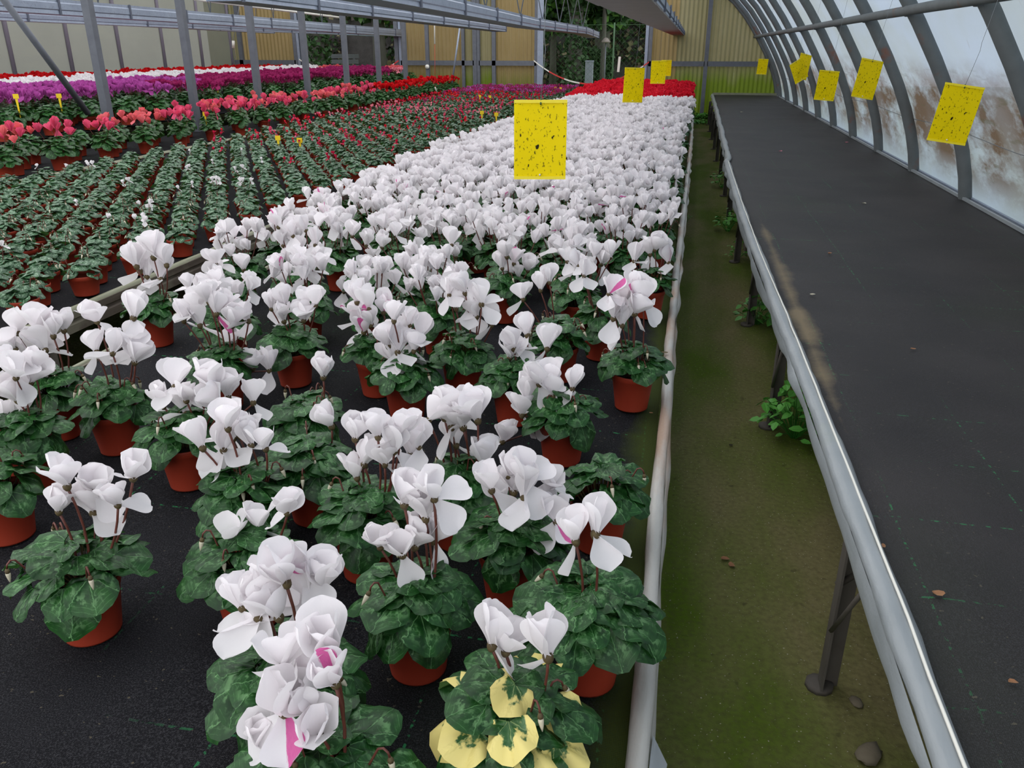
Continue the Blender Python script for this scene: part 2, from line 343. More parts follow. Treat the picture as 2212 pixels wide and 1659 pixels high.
# numpy meshes of triangles for the joined copies
class NP:
    def __init__(s): s.v = []; s.f = []; s.mi = []; s.uv = []; s.n = 0
    def add(s, arr, mat, mi=None):
        v, f, m_, uv = arr
        Mx = np.array(mat); s.v.append(v @ Mx[:3, :3].T + Mx[:3, 3]); s.f.append(f+s.n)
        s.mi.append(m_ if mi is None else np.full(len(f), mi, dtype=np.int32)); s.uv.append(uv); s.n += len(v)
    def arr(s): return (np.concatenate(s.v), np.concatenate(s.f), np.concatenate(s.mi), np.concatenate(s.uv))
def np_mesh(name, arr, mats):
    v, f, mi, uv = arr
    me = bpy.data.meshes.new(name); me.vertices.add(len(v)); me.vertices.foreach_set('co', v.astype(np.float32).ravel())
    me.loops.add(len(f)*3); me.loops.foreach_set('vertex_index', f.astype(np.int32).ravel())
    me.polygons.add(len(f)); me.polygons.foreach_set('loop_start', np.arange(0, len(f)*3, 3, dtype=np.int32))
    me.update(calc_edges=True)
    me.polygons.foreach_set('material_index', mi.astype(np.int32)); me.polygons.foreach_set('use_smooth', np.ones(len(f), dtype=bool))
    ul = me.uv_layers.new(name='UVMap'); ul.data.foreach_set('uv', uv[f.ravel()].astype(np.float32).ravel())
    for q in mats: me.materials.append(M[q])
    me.validate(); me.update(); return me
def tri_arr(vs, fs, uv, mi=0):
    t = []
    for q in fs:
        for k in range(1, len(q)-1): t.append((q[0], q[k], q[k+1]))
    return (np.array([tuple(q) for q in vs], dtype=np.float64), np.array(t, dtype=np.int32), np.full(len(t), mi, dtype=np.int32), np.array(uv, dtype=np.float64))
PH, PRT, PRB = .112, .064, .049          # bed pots
BH, BRT, BRB = .088, .066, .050          # squat pots of the middle bed
def leaf_geo(seed, nseg=16, rings=(.3, .62, .86, 1.0), crinkle=.10, cup=.40):
    r = random.Random(seed); ph = [r.uniform(0, 6.28) for _ in range(4)]; nw = r.choice((3, 4, 5)); asym = r.uniform(-.08, .08)
    vs = [(0, 0, 0)]; uv = [(.5, .5)]; fs = []
    for ring in rings:
        for k in range(nseg):
            a = -PI + (k+.5)*2*PI/nseg
            rho = 1 - .52*math.exp(-((abs(a)-PI)/.32)**2) + .07*math.exp(-(a/.3)**2) + .03*math.sin(5*a+ph[0])
            if ring > .9: rho *= 1+.02*math.sin(13*a+ph[1])
            ex, ey = .62+rho*math.cos(a), rho*math.sin(a)*(1+asym)
            x, y = ex*ring, ey*ring
            d = math.hypot(x-.4, y)
            z = cup*(ring**1.2)*(1-.75*ring) - .10*ring**3 + crinkle*ring*math.sin(nw*a+ph[2]) + .03*ring*math.sin(9*a+ph[3])
            vs.append((x, y, z)); uv.append((.5+x*.25, .5+y*.33))
    for k in range(nseg): fs.append((0, 1+k, 1+(k+1) % nseg))
    for q in range(len(rings)-1):
        for k in range(nseg):
            a, b = 1+q*nseg+k, 1+q*nseg+(k+1) % nseg; fs.append((a, a+nseg, b+nseg, b))
    return vs, fs, uv
# ------------------------------------------------------------------ the setting
YB = 20.5                                   # end wall
mb = MB(); nx, ny = 12, 60
floor = MB().box((-5.2, 9.9, -.05), (15.6, 22.2, .1)); struct('floor', floor, ['floor'])
mb = MB().box((-3, YB+9.6, -.06), (60, 18.0, .1)); lawn = struct('lawn', mb, ['lawn'])
mb = MB().box((9.2, 8, -.06), (13.0, 25.5, .1)); struct('ground_outside', mb, ['lawn'])

# right wall: hoop-house film over curved ribs
ARCH = [(2.03, -.55), (2.03, -.1), (2.02, .0), (1.99, .15), (1.94, .32), (1.87, .5), (1.775, .7), (1.65, .92), (1.5, 1.16), (1.32, 1.42), (1.12, 1.68), (.86, 1.95), (.55, 2.18), (.2, 2.36), (-.2, 2.47)]
def arch_off(o): # offset outwards
    out = []
    for i, (x, h) in enumerate(ARCH):
        a = ARCH[max(i-1, 0)]; b = ARCH[min(i+1, len(ARCH)-1)]; d = Vector((b[0]-a[0], b[1]-a[1])).normalized()
        out.append((x+d.y*o, h-d.x*o))
    return out
wall_right = bpy.data.objects.new('wall_right', None); C.objects.link(wall_right); wall_right['kind'] = 'structure'
wall_right['label'] = 'curved hoop wall of milky plastic film over grey steel ribs'
RIBY = [4.93+1.477*k for k in range(-4, 11)]
mb = MB(); ys = []; y = -1.5
while y < YB-.01: ys.append(y); y += .246
ys.append(YB)
prof = arch_off(.05); vs = []; fs = []
nz_ = random.Random(3)
import mathutils.noise as MN
for yy in ys:
    for i, (x, h) in enumerate(prof):
        b = .018*MN.noise(Vector((yy*1.6, h*2.2, 3.1)))+.01*MN.noise(Vector((yy*5, h*6, 9)))
        vs.append((x+.02+b, yy, TOP+h))
n = len(prof)
for j in range(len(ys)-1):
    for i in range(n-1): k = j*n+i; fs.append((k, k+1, k+n+1, k+n))
mb.add(vs, fs, 0); part('plastic_film', mb, ['film_right'], wall_right)
for yy in RIBY:
    if yy > YB-.2: yy = YB-.15
    mb = MB().tube([(x, yy, TOP+h) for x, h in ARCH], .046, 12); part('rib', mb, ['rib'], wall_right)
mb = MB().tube([(1.40+.004*math.sin(yy*3), yy, TOP+1.23) for yy in ys[::3]+[YB]], .032, 10); part('purlin', mb, ['rib'], wall_right)
for yy in RIBY:
    mb = MB().tube([(1.425, yy-.035, TOP+1.235), (1.425, yy+.035, TOP+1.235)], .042, 10); part('clamp', mb, ['rib'], wall_right)
mb = MB().box((2.055, 9.5, TOP-.01), (.02, 22, .04)); part('batten', mb, ['zinc'], wall_right)
mb = MB().tube([(1.93+.01*math.sin(yy), yy, TOP+.44+.012*math.sin(yy*2.1)) for yy in ys[::2]+[YB]], .0025, 4); part('wire', mb, ['wire'], wall_right)

# end wall: corrugated panels, mullions, mid rail, two openings to the garden
wall_back = bpy.data.objects.new('wall_back', None); C.objects.link(wall_back); wall_back['kind'] = 'structure'
wall_back['label'] = 'end wall of yellowed corrugated panels with two openings to the garden'
def wx(px): return at_y(px, 110, YB).x
def corrugated(x0, x1, z0, z1, mat, lab=None, yoff=0.0, curve=None):
    mb = MB(); pitch = .098; k = max(2, int((x1-x0)/pitch*6)); vs = []; fs = []
    zs = [z0, z1] if curve is None else None
    for i in range(k+1):
        x = x0+(x1-x0)*i/k; yo = YB+yoff+.016*math.sin(2*PI*x/pitch)
        top = z1 if curve is None else min(z1, curve(x))
        vs += [(x, yo, z0), (x, yo, max(top, z0+.01))]
    for i in range(k): fs.append((2*i, 2*i+2, 2*i+3, 2*i+1))
    mb.add(vs, fs, 0); return part('panel', mb, [mat], wall_back)
def arch_top(x):
    for (xa, ha), (xb, hb) in zip(ARCH[1:], ARCH[2:]):
        if xb <= x <= xa: t = (xa-x)/(xa-xb+1e-9); return TOP+ha+(hb-ha)*t
    return 4.0 if x < 1 else TOP-.1
ZT = 4.2
for (a, b, m_) in ((505, 523, 'grp_pale'), (523, 643, 'grp'), (863, 930, 'grp'), (930, 1003, 'grp'), (1003, 1030, 'grp_pale'), (1030, 1068, 'grp_pale'), (1068, 1100, 'grp'), (1100, 1162, 'grp')):
    corrugated(wx(a), wx(b), .0, ZT, m_)
corrugated(wx(1408), wx(1462), 0, ZT, 'grp'); corrugated(wx(1462), wx(1527), 0, ZT, 'grp_pale', yoff=-.006)
corrugated(wx(1527), wx(1590), 0, ZT, 'grp_pale', curve=arch_top); corrugated(wx(1590), 2.0, 0, ZT, 'grp_pale', yoff=-.006, curve=arch_top)
for (a, wd, z0, m_) in ((523, .10, 0, 'post'), (641, .09, 0, 'post'), (648, .07, 0, 'zinc'), (656, .08, 0, 'post'), (859, .10, 0, 'post'), (867, .06, 0, 'zinc'), (1002, .07, 0, 'post'), (1027, .10, 0, 'post'), (1035, .07, 0, 'post'), (1068, .09, 0, 'post'), (1159, .07, 0, 'post'), (1168, .13, 0, 'zinc'), (1397, .08, 0, 'zinc'), (1404, .09, 0, 'post'), (1527, .09, 0, 'post')):
    mb = MB().box((wx(a), YB-.05, z0+2.1), (wd, .09, 4.2)); part('mullion', mb, [m_], wall_back)
for (a, b) in ((508, 640), (867, 1025), (1036, 1160), (1402, 1524), (1530, 1664)):
    x0, x1 = wx(a), wx(b); mb = MB().box(((x0+x1)/2, YB-.07, TOP+.66), (x1-x0, .05, .11)); part('mid_rail', mb, ['post'], wall_back)
mb = MB().tube([(x, YB-.03, TOP+h) for x, h in ARCH], .045, 8); part('arch_trim', mb, ['rib'], wall_back)

m = N('upright_lilac'); m.base(S(112, 106, 118)).rough(.7); M['upright'] = m.m
# left wall: greyish film stretched over uprights
wall_left = bpy.data.objects.new('wall_left', None); C.objects.link(wall_left); wall_left['kind'] = 'structure'
wall_left['label'] = 'side wall of dull grey-green film over thin uprights'
XL = -11.5; vs = []; fs = []; n = 9; cols = 56
for j in range(cols+1):
    yy = 7.0+(YB-7.0)*j/cols
    for i in range(n): z = i*.5; vs.append((XL+.05*MN.noise(Vector((yy*.8, z*.9, 1)))+.02*MN.noise(Vector((yy*3+z, z*2, 5))), yy, z))
for j in range(cols):
    for i in range(n-1): k = j*n+i; fs.append((k, k+1, k+n+1, k+n))
part('plastic_film', MB().add(vs, fs, 0), ['film_left'], wall_left)
for px_ in (18, 146, 255, 350, 432, 497):
    yy = at_x(px_, 110, XL).y; mb = MB().tube([(XL+.02, yy, 0), (XL+.02, yy+.05, 4.0)], .04, 8); part('upright', mb, ['upright'], wall_left)

# ------------------------------------------------------------------ outside the openings
garden_wall = bpy.data.objects.new('garden_wall', None); C.objects.link(garden_wall); garden_wall['kind'] = 'structure'; garden_wall['label'] = 'dark stone garden wall overgrown with ivy'
part('masonry', MB().box((-8.2, YB+8.2, 2.5), (17.4, .5, 5.2)), ['stone'], garden_wall)
r = random.Random(11)
def scatter_leaves(name, mats, n, fn, size, parent):
    acc = NP(); g = [tri_arr([(0, 0, 0), (.5, .55, .08), (1.1, 0, -.05), (.5, -.55, .08)], [(0, 1, 2), (0, 2, 3)], [(0, 0)]*4)]
    for k in range(n):
        p = fn(); acc.add(g[0], T(p, (r.uniform(-1.5, 1.5), r.uniform(-.5, 1.4), r.uniform(0, 6.28)), size*r.uniform(.6, 1.3)), r.randrange(len(mats)))
    me = np_mesh(name, acc.arr(), mats); o = ob(name, me, parent); o['kind'] = 'stuff'; return o
def ivy_pos():
    while True:
        x = r.uniform(-16, .4); z = r.uniform(.2, 5.2); c = MN.noise(Vector((x*.5, z*.7, 2)))
        if c > -.25 or z > 3.0: return (x, YB+7.85-r.random()*.3, z)
scatter_leaves('ivy', ['ivy', 'ivy', 'ivy_wine', 'ivy_pale'], 9000, ivy_pos, .16, garden_wall)
def tree(label, x, y, tr, h, crown, lean=0.0, nlv=2600, sz=.22, ivyh=0, group=None):
    t = thing('cypress_tree', label, 'tree', (x, y, 0), 0, group)
    mb = MB().tube([(0, 0, 0), (lean*.3, 0, h*.25), (lean*.7, 0, h*.6), (lean, 0, h)], [tr*1.25, tr, tr*.85, tr*.4], 12); part('trunk', mb, ['bark'], t)
    cz, cr, ch = crown
    def f():
        a = r.uniform(0, 6.28); q = r.random()**.4; e = r.uniform(-1, 1); w_ = math.sqrt(max(0, 1-e*e*.8)); return (lean+math.cos(a)*cr*q*w_, math.sin(a)*cr*q*w_, cz+e*ch)
    scatter_leaves('foliage', ['cypress', 'cypress', 'ivy', 'bright'] if sz > .2 else ['cypress'], nlv, f, sz, t)
    if ivyh:
        def g():
            a = r.uniform(0, 6.28); z = r.uniform(0, ivyh); return (lean*z/h+math.cos(a)*tr*1.3, math.sin(a)*tr*1.3, z)
        scatter_leaves('climbing_ivy', ['cypress', 'ivy'], 1500, g, .11, t)
    return t
def gx(px_, dy): return at_y(px_, 110, YB+dy).x
tree('bare grey trunk wrapped in ivy behind the left opening of the end wall', gx(683, 3.5), YB+3.5, .26, 6, (4.6, 1.5, 1.6), ivyh=4)
tree('thick green ivy-clad trunk in the middle of the wide opening', gx(1243, 3.2), YB+3.2, .20, 6, (4.2, 1.0, 1.5), ivyh=4.6)
tree('dark cypress with bright lower sprays right of the ivy-clad trunk', gx(1300, 5), YB+5, .22, 6.5, (3.7, 1.35, 1.55), nlv=4200, ivyh=1.5)
tree('slim pale trunk in front of the ivy wall in the wide opening', gx(1303, 3.9), YB+3.9, .07, 4, (3.8, .7, .9), nlv=700)
tree('dense dark tree behind the left opening beside the corrugated panels', gx(820, 5.5), YB+5.5, .2, 6, (3.9, 1.5, 1.5), nlv=3600)
tree('small bush tree just right of the post of the wide opening', gx(1195, 6.0), YB+6.0, .1, 5, (2.9, .8, .9), nlv=900)
b = thing('garden_bench', 'grey slatted garden bench against the ivy wall seen through the left opening', 'bench', (gx(700, 4.6), YB+4.6, 0))
for k in range(4): part('slat', MB().box((0, .05*(k > 2), .80+k*.155), (2.2, .03, .12)), ['greywood'], b)
for sx in (-.95, .95): part('leg', MB().box((sx, .06, .66), (.07, .06, 1.32)), ['greywood'], b)
part('seat', MB().box((0, -.25, .55), (2.2, .45, .05)), ['greywood'], b)
for sx in (-.95, .95): part('leg', MB().box((sx, -.42, .265), (.06, .06, .53)), ['greywood'], b)
p = at_y(1272, 176, YB+2.6); bx_ = thing('utility_cabinet', 'pale grey marbled utility cabinet on the grass by the ivy-clad trunk', 'cabinet', (p.x, YB+2.6, 0))
part('body', MB().box((0, 0, .58), (.20, .18, 1.16)), ['marble'], bx_); part('lid', MB().box((0, 0, 1.175), (.22, .20, .03)), ['zinc'], bx_)
lm = thing('garden_lamp', 'small mushroom-capped garden lamp on a thin pole by the slim trunk', 'lamp', (gx(1308, 3.0), YB+3.0, 0))
part('pole', MB().tube([(0, 0, 0), (0, 0, 1.62)], .018, 8), ['post'], lm); part('lamp_shade', MB().lathe([(.001, 1.76), (.05, 1.74), (.12, 1.66), (.12, 1.63), (.02, 1.62)], 14), ['zinc_under'], lm)
fence = thing('chain_link_fence', 'thin green wire fence strung across the garden behind the wide opening', 'fence', (0, 0, 0))
mb = MB()
for k in range(-2, 60):
    x0 = -5.0+k*.13
    for sgn in (1, -1): mb.tube([(x0, YB+1.5, .1), (x0+sgn*1.9, YB+1.5, 2.0)], .0022, 3, caps=False)
o = part('mesh', mb, ['wire_green'], fence); o['kind'] = 'stuff'
for x0 in (-5.1, -1.9, 2.6): part('post', MB().tube([(x0, YB+1.5, 0), (x0, YB+1.5, 2.08)], .02, 8), ['wire_green'], fence)
part('top_wire', MB().tube([(-5.1, YB+1.5, 2.03), (2.6, YB+1.5, 2.03)], .005, 5), ['wire_green'], fence)
# barrier tape sagging across the wide opening
def tape(label, a, b, sag, n=22):
    t = thing('barrier_tape', label, 'tape', (0, 0, 0)); a = Vector(a); b = Vector(b)
    for k in range(n):
        ps = []
        for q in (k/n, (k+1)/n): p = a.lerp(b, q); p.z -= sag*4*q*(1-q); ps.append(p)
        hgt = .032; vs = [ps[0]+Vector((0, 0, -hgt/2)), ps[1]+Vector((0, 0, -hgt/2)), ps[1]+Vector((0, 0, hgt/2)), ps[0]+Vector((0, 0, hgt/2))]
        vs += [v+Vector((0, .004, 0)) for v in vs]
        part('stripe', MB().add(vs, [(0, 1, 2, 3), (7, 6, 5, 4), (3, 2, 6, 7), (0, 4, 5, 1)], 0, smooth=False), ['tape_red' if (k//3) % 2 else 'white'], t)
tape('red and white barrier tape sagging across the wide opening of the end wall', at_y(1153, 131, YB-.15), at_y(1402, 134, YB-.15), .50)
tape('red barrier tape across the opening behind the slatted garden bench', at_y(646, 128, YB-.15), at_y(861, 131, YB-.15), .42)
t = thing('hanging_strip', 'cream paper strip hanging in the wide opening above the barrier tape', 'strip', at_y(1337, 139, YB-1.0))
part('strip', MB().box((0, 0, 0), (.055, .004, .32), rot=(0, .06, 0)), ['white'], t); part('string', MB().tube([(0, 0, .16), (0, 0, 2.2)], .0012, 4), ['wire'], t)

# ------------------------------------------------------------------ benches
def rail1_x(y): return np.interp(y, [-1, 2.5, 3.7, 6, 9.9, 16.7, 20.5], [0, 0, .01, .04, .08, .12, .13])
def rail4_x(y): return np.interp(y, [-1, 1.4, 3.2, 4.2, 5.7, 8.1, 8.3, 16, 20.3], [.46, .46, .44, .42, .41, .41, .44, .53, .57])
def sheet(x0f, x1f, y0, y1, z, mat, parent, name='ground_cover', nyy=90, nxx=14, seed=0, amp=.004):
    vs = []; fs = []; uv = []
    for j in range(nyy+1):
        yy = y0+(y1-y0)*j/nyy
        for i in range(nxx+1):
            q = i/nxx; xx = x0f(yy)*(1-q)+x1f(yy)*q
            vs.append((xx, yy, z+amp*MN.noise(Vector((xx*2, yy*1.3, seed)))-(.010 if i in (0, nxx) else 0)))
    for j in range(nyy):
        for i in range(nxx): k = j*(nxx+1)+i; fs.append((k, k+1, k+nxx+2, k+nxx+1))
    mb = MB().add(vs, fs, 0)
    n0 = len(vs); vs2 = [(x, y_, z-.022) for x, y_, zz in vs]; mb.add(vs2, [f[::-1] for f in fs], 0)
    return part(name, mb, [mat], parent)
def leg(parent, x, y, z1, brace=0, wd=.045):
    mb = MB(); mb.box((x, y, z1/2), (.006, wd, z1)); mb.box((x+wd/2, y+wd/2, z1/2), (wd, .006, z1)); lg = part('leg', mb, ['leg'], parent)
    part('foot', MB().lathe([(0, 0), (.035, 0), (.035, .012), (.02, .016), (0, .016)], 10), ['leg'], lg, loc=(x, y+.01, 0))
    if brace: part('brace', MB().tube([(x, y+.02, z1-.17), (x+.16, y+.02, z1-.01)], .009, 5), ['leg'], parent)
    if brace: part('tie_rod', MB().tube([(x-.004, y-.02, .20), (x-.008, y-.22, z1-.01)], .006, 5), ['leg'], parent)
def beam(parent, x, y0, y1, z, name='side_rail', h=.075, mat='rail'):
    mb = MB(); n_ = 40; prof = [(-.012, -h), (-.012, -h*.62), (-.005, -h*.55), (-.005, -h*.40), (-.014, -h*.33), (-.014, 0), (.012, 0), (.012, -h)]; vs = []; fs = []
    for j in range(n_+1):
        yy = y0+(y1-y0)*j/n_; o = .004*MN.noise(Vector((yy*2.5, x, 1)))
        for a, b_ in prof: vs.append((x-a*1.0+o, yy, z+b_+o))
    k_ = len(prof)
    for j in range(n_):
        for i in range(k_): a = j*k_+i; b_ = j*k_+(i+1) % k_; fs.append((a, b_, b_+k_, a+k_))
    mb.add(vs, fs, 0, smooth=False); return part(name, mb, [mat], parent)
def lipstrip(parent, x, y0, y1, z, wd=.03, seed=0, mat='lip'):
    mb = MB(); vs = []; fs = []; n_ = 110
    for j in range(n_+1):
        yy = y0+(y1-y0)*j/n_; o = .006*MN.noise(Vector((yy*3.1, seed, 2))); u = .008*MN.noise(Vector((yy*6, seed, 7)))
        vs += [(x-wd/2+o, yy, z-.006), (x-wd*.35+o, yy, z+.006+u*.4), (x+wd*.35+o, yy, z+.005), (x+wd/2+o+u, yy, z-.010+u)]
    for j in range(n_):
        for i in range(3): k = j*4+i; fs.append((k, k+1, k+5, k+4))
    mb.add(vs, fs, 0); return part('plastic_lip', mb, [mat], parent)
GROUP_A = 'white cyclamens in the bed beside the path'
A = thing('growing_bench', 'wide dark bench of white cyclamens beside the path', 'bench')
sheet(lambda y: -1.95, lambda y: rail1_x(y)-.01, -.6, 19.6, TOP, 'fabric_left', A)
beam(A, -1.955, -.6, 19.6, TOP, h=.05); lipstrip(A, -1.96, -.6, 19.6, TOP, .02, 4)
for y in (.5, 2.0, 3.5, 5.0, 6.6, 8.2, 10): leg(A, -1.93, y, TOP-.03); leg(A, -.06, y+.2, TOP-.03)
B = thing('growing_bench', 'middle bench of small budding cyclamens between two weathered rails', 'bench')
sheet(lambda y: -5.22, lambda y: -2.40, -.2, 20.2, TOP, 'fabric_mid', B)
beam(B, -2.40, .5, 20.2, TOP+.006, h=.085); lipstrip(B, -2.405, .5, 20.2, TOP+.012, .026, 1)
beam(B, -5.20, 4, 20.2, TOP+.008, h=.09, name='rear_rail'); lipstrip(B, -5.20, 4, 20.2, TOP+.016, .05, 2)
for y in (1.1, 2.55, 4.0, 5.5, 7, 9): leg(B, -2.43, y, TOP-.08, wd=.055)
Cb = thing('growing_bench', 'narrow left bench of coral and red cyclamens before the posts', 'bench')
sheet(lambda y: -6.34, lambda y: -5.26, 3.5, 20.2, TOP, 'fabric_mid', Cb, nyy=30)
for y in (5, 7, 9, 12, 15, 18): leg(Cb, -5.4, y, TOP-.03); leg(Cb, -6.3, y, TOP-.03)
TOP2 = .66
Cc = thing('growing_bench', 'raised bench of magenta, white and red cyclamens behind the posts', 'bench')
sheet(lambda y: -11.3, lambda y: -6.40, 3.5, 20.2, TOP2, 'fabric_mid', Cc, nyy=30)
for y in (5, 7, 9, 12, 15, 18): leg(Cc, -6.5, y, TOP2-.03); leg(Cc, -11.1, y, TOP2-.03)
D = thing('growing_bench', 'empty bench covered in black ground cloth under the curved wall', 'bench')
sheet(lambda y: rail4_x(y)+.01, lambda y: 2.01, -1.0, 20.3, TOP, 'fabric_right', D, nyy=120, nxx=18, seed=5, amp=.006)
for y in (.2, 1.71, 3.26, 4.66, 6.19, 7.7, 9.2, 10.7, 12.2, 13.7, 15.2, 16.7, 18.2): leg(D, .445 if y < 8 else .47, y, TOP-.025, brace=1); leg(D, 1.85, y, TOP-.03)
part('end_lip', MB().box((1.29, 20.3, TOP+.02), (1.42, .03, .05)), ['lip'], D)
part('rear_lip', MB().box((2.0, 9.6, TOP+.004), (.018, 21, .02)), ['wrap'], D)
# plastic-wrapped edge of the white bed
def wrapped(parent, xf, y0, y1, z, r0, mat, name, seed, n_=260, nn=12, skirt=0.0, sx=1.0, side=1):
    vs = []; fs = []
    for j in range(n_+1):
        yy = y0+(y1-y0)*(j/n_)**1.5
        rr = r0*(1+.28*MN.noise(Vector((yy*2.3, seed, 0)))+.16*MN.noise(Vector((yy*9, seed, 4))))
        dx = .010*MN.noise(Vector((yy*1.1, seed, 8)))
        for k in range(nn):
            t = 2*PI*k/nn; cr = rr*(1+.16*MN.noise(Vector((yy*7, k*1.7, seed))))
            vs.append((xf(yy)+dx+cr*math.cos(t)*sx, yy, z+dx*.3+cr*math.sin(t)))
    for j in range(n_):
        for k in range(nn): a = j*nn+k; b_ = j*nn+(k+1) % nn; fs.append((a, b_, b_+nn, a+nn))
    mb = MB().add(vs, fs, 0)
    if skirt:
        v2 = []; f2 = []
        for j in range(n_+1):
            yy = y0+(y1-y0)*(j/n_)**1.5; hh = skirt*(.75+.9*MN.noise(Vector((yy*1.7, seed, 3)))); hh = max(.006, hh)
            xo = xf(yy)+side*r0*sx
            fl = .014*MN.noise(Vector((yy*4, seed, 6)))
            v2 += [(xo, yy, z), (xo+side*(.008+fl), yy, z-hh*.5), (xo+side*(.004+fl*1.5), yy, z-hh)]
        for j in range(n_):
            for i in range(2): k = j*3+i; f2.append((k, k+1, k+4, k+3))
        mb.add(v2, f2, 0)
    return part(name, mb, [mat], parent)
wrapped(A, lambda y: rail1_x(y)+.005, -.6, 19.6, TOP+.012, .0165, 'wrap_stained', 'wrapped_edge', 1, skirt=.03)
wrapped(D, lambda y: rail4_x(y)+.004, -1.0, 20.2, TOP+.006, .022, 'wrap', 'wrapped_edge', 2, skirt=.055, sx=1.3, side=-1)
def ridge(parent, xf, y0, y1, z):  # thin ridge on the wrapped film, coloured white to paint in its highlight
    mb = MB(); pts = [(xf(y0+(y1-y0)*k/120)+.003*MN.noise(Vector((k*.4, 1, 1))), y0+(y1-y0)*k/120, z) for k in range(121)]; mb.tube(pts, .0035, 5); part('ridge_highlight', mb, ['white'], parent)
ridge(D, lambda y: rail4_x(y)+.014, -1.0, 8.0, TOP+.029)
part('film_tail', MB().add([(.02, .86, TOP+.02), (.045, .90, TOP+.0), (.05, .95, TOP-.02), (.025, .97, TOP+.015)], [(0, 1, 2, 3)], 0), ['wrap'], A)
part('label_stub', MB().box((.10, 14.2, TOP+.05), (.012, .14, .09)), ['white'], A)

# ------------------------------------------------------------------ posts and overhead trays on the left
posts = []
names_ = ['first', 'second', 'third', 'fourth', 'fifth', 'sixth', 'seventh', 'eighth']
for k in range(8):
    yy = 8.2+1.705*k
    t = thing('support_post', 'grey square steel post, the %s from the front of the row in the pink bed' % names_[k], 'post', (-6.2, yy, TOP), 0, 'posts in the far left bed')
    part('shaft', MB().box((0, 0, 1.6), (.085, .085, 3.2)), ['post'], t); part('base_plate', MB().box((0, 0, .006), (.16, .16, .012)), ['post'], t)
    if k == 7: part('knob', MB().tube([(0, -.045, 1.08-.5), (0, -.075, 1.08-.5)], .05, 14), ['white'], t)
t = thing('diagonal_brace', 'slanting grey steel tube running down to the first post of the pink bed', 'brace')
a = at_x(-10, -25, -6.2); b_ = at_x(190, 245, -6.2); part('tube', MB().tube([a, b_], .032, 12), ['post'], t)
t = thing('leaning_stake', 'thin grey stake leaning beside the end wall mullions', 'stake'); a = at_y(996, 40, YB-.6); b_ = at_y(976, 182, YB-.8); part('rod', MB().tube([a, b_], .022, 8), ['zinc'], t)

def tray(label, pts, wd, hg, side, caps=True, panels=False, cable_ys=(), endm='zinc'):
    """hanging zinc bench tray; pts: list of (x, y, z) of its near lower edge"""
    t = thing('hanging_tray', label, 'tray', (0, 0, 0), 0, 'hanging metal trays')
    P = [Vector(p) for p in pts]; prof = [(0, 0), (-.004, hg*.25), (.004, hg*.32), (.004, hg*.72), (-.004, hg*.8), (-.004, hg), (-.014, hg), (-.014, hg-.008)]
    vs = []; fs = []
    allp = [(side*(x), z) for x, z in prof]+[(side*.010-0, .006), ]
    full = [(x, z) for x, z in prof][::-1]+[(-wd+0*x, z) for x, z in [(0, 0), (0, hg)]]
    for p in P:
        for x, z in full: vs.append((p.x+side*x, p.y, p.z+z))
    k_ = len(full)
    for j in range(len(P)-1):
        for i in range(k_-1): a = j*k_+i; fs.append((a, a+1, a+1+k_, a+k_))
    mbx = MB().add(vs, fs, 0, smooth=False)
    # underside gets its own look
    tr = part('trough', mbx, ['zinc'], t)
    L = (P[-1]-P[0]).length; seg = 1.25; n_ = int(L/seg)
    for k in range(n_+1):
        q = P[-1].lerp(P[0], min(1, k*seg/L)) if len(P) == 2 else None
        if q is None:
            yy = P[-1].y-k*seg
            for a, b in zip(P, P[1:]):
                if a.y <= yy <= b.y: q = a.lerp(b, (yy-a.y)/(b.y-a.y))
            if q is None: continue
        part('joint_band', MB().box((q.x+side*.006, q.y, q.z+hg/2), (.012, .03, hg+.012)), ['seam'], t)
    if panels:
        m_ = 26
        for k in range(m_):
            a = P[0].lerp(P[-1], k/m_); b = P[0].lerp(P[-1], (k+1)/m_)
            part('panel', MB().box(((a.x+b.x)/2-side*wd/2, (a.y+b.y)/2, (a.z+b.z)/2-.006), (wd, (b.y-a.y)*.965, .010)), ['zinc_under'], t)
    if caps: e = P[-1]; part('end_cap', MB().box((e.x-side*wd/2, e.y+.006, e.z+hg/2), (wd+.02, .02, hg+.01)), [endm], t)
    for (yy, sp_) in cable_ys:
        q = None
        for a, b in zip(P, P[1:]):
            if a.y <= yy <= b.y: q = a.lerp(b, (yy-a.y)/(b.y-a.y))
        if q is None: continue
        for s_ in (-1, 1): part('cable', MB().tube([(q.x-side*wd/2, q.y, q.z+hg), (q.x-side*wd/2+s_*sp_, q.y, q.z+hg+2.0)], .007, 5), ['wire'], t)
    return t
X1 = -1.90
pA = at_x(700, -22, X1); pB = at_x(1157, 60, X1); pC = at_x(1270, 73.5, X1); pD = at_x(1298, 79, X1)
tray('long ribbed zinc tray hanging nearest over the middle bench', [(X1, pA.y, pA.z), (X1, pB.y, pB.z), (X1, pC.y, pC.z), (X1-.02, pC.y+2.2, pC.z-.045)], .26, .115, 1, cable_ys=[(8.6, .42), (10.4, .42), (12.0, .42), (13.6, .42), (15.0, .42), (16.6, .42)], endm='blue')
X2 = -3.05
pA = at_x(520, 2, X2); pB = at_x(1093, 68, X2)
tray('slimmer zinc tray hanging behind the nearest one, with a pale blue end', [(X2, pA.y, pA.z), (X2, pB.y, pB.z)], .26, .10, 1, cable_ys=[(7.5, .3), (9, .3), (12.4, .3), (14.5, .3)], endm='blue')
X3 = -6.9
pA = at_x(-10, 22, X3); pB = at_x(922, 82, X3)
tray('zinc tray behind the row of posts, uppermost of the two at the left', [(X3, pA.y, pA.z), (X3, pB.y, pB.z)], .26, .155, 1, cable_ys=[(9.5, .3), (12, .3), (14.0, .25), (16, .25)])
X4 = -8.3
pA = at_x(-10, 43, X4); pB = at_x(811, 78, X4)
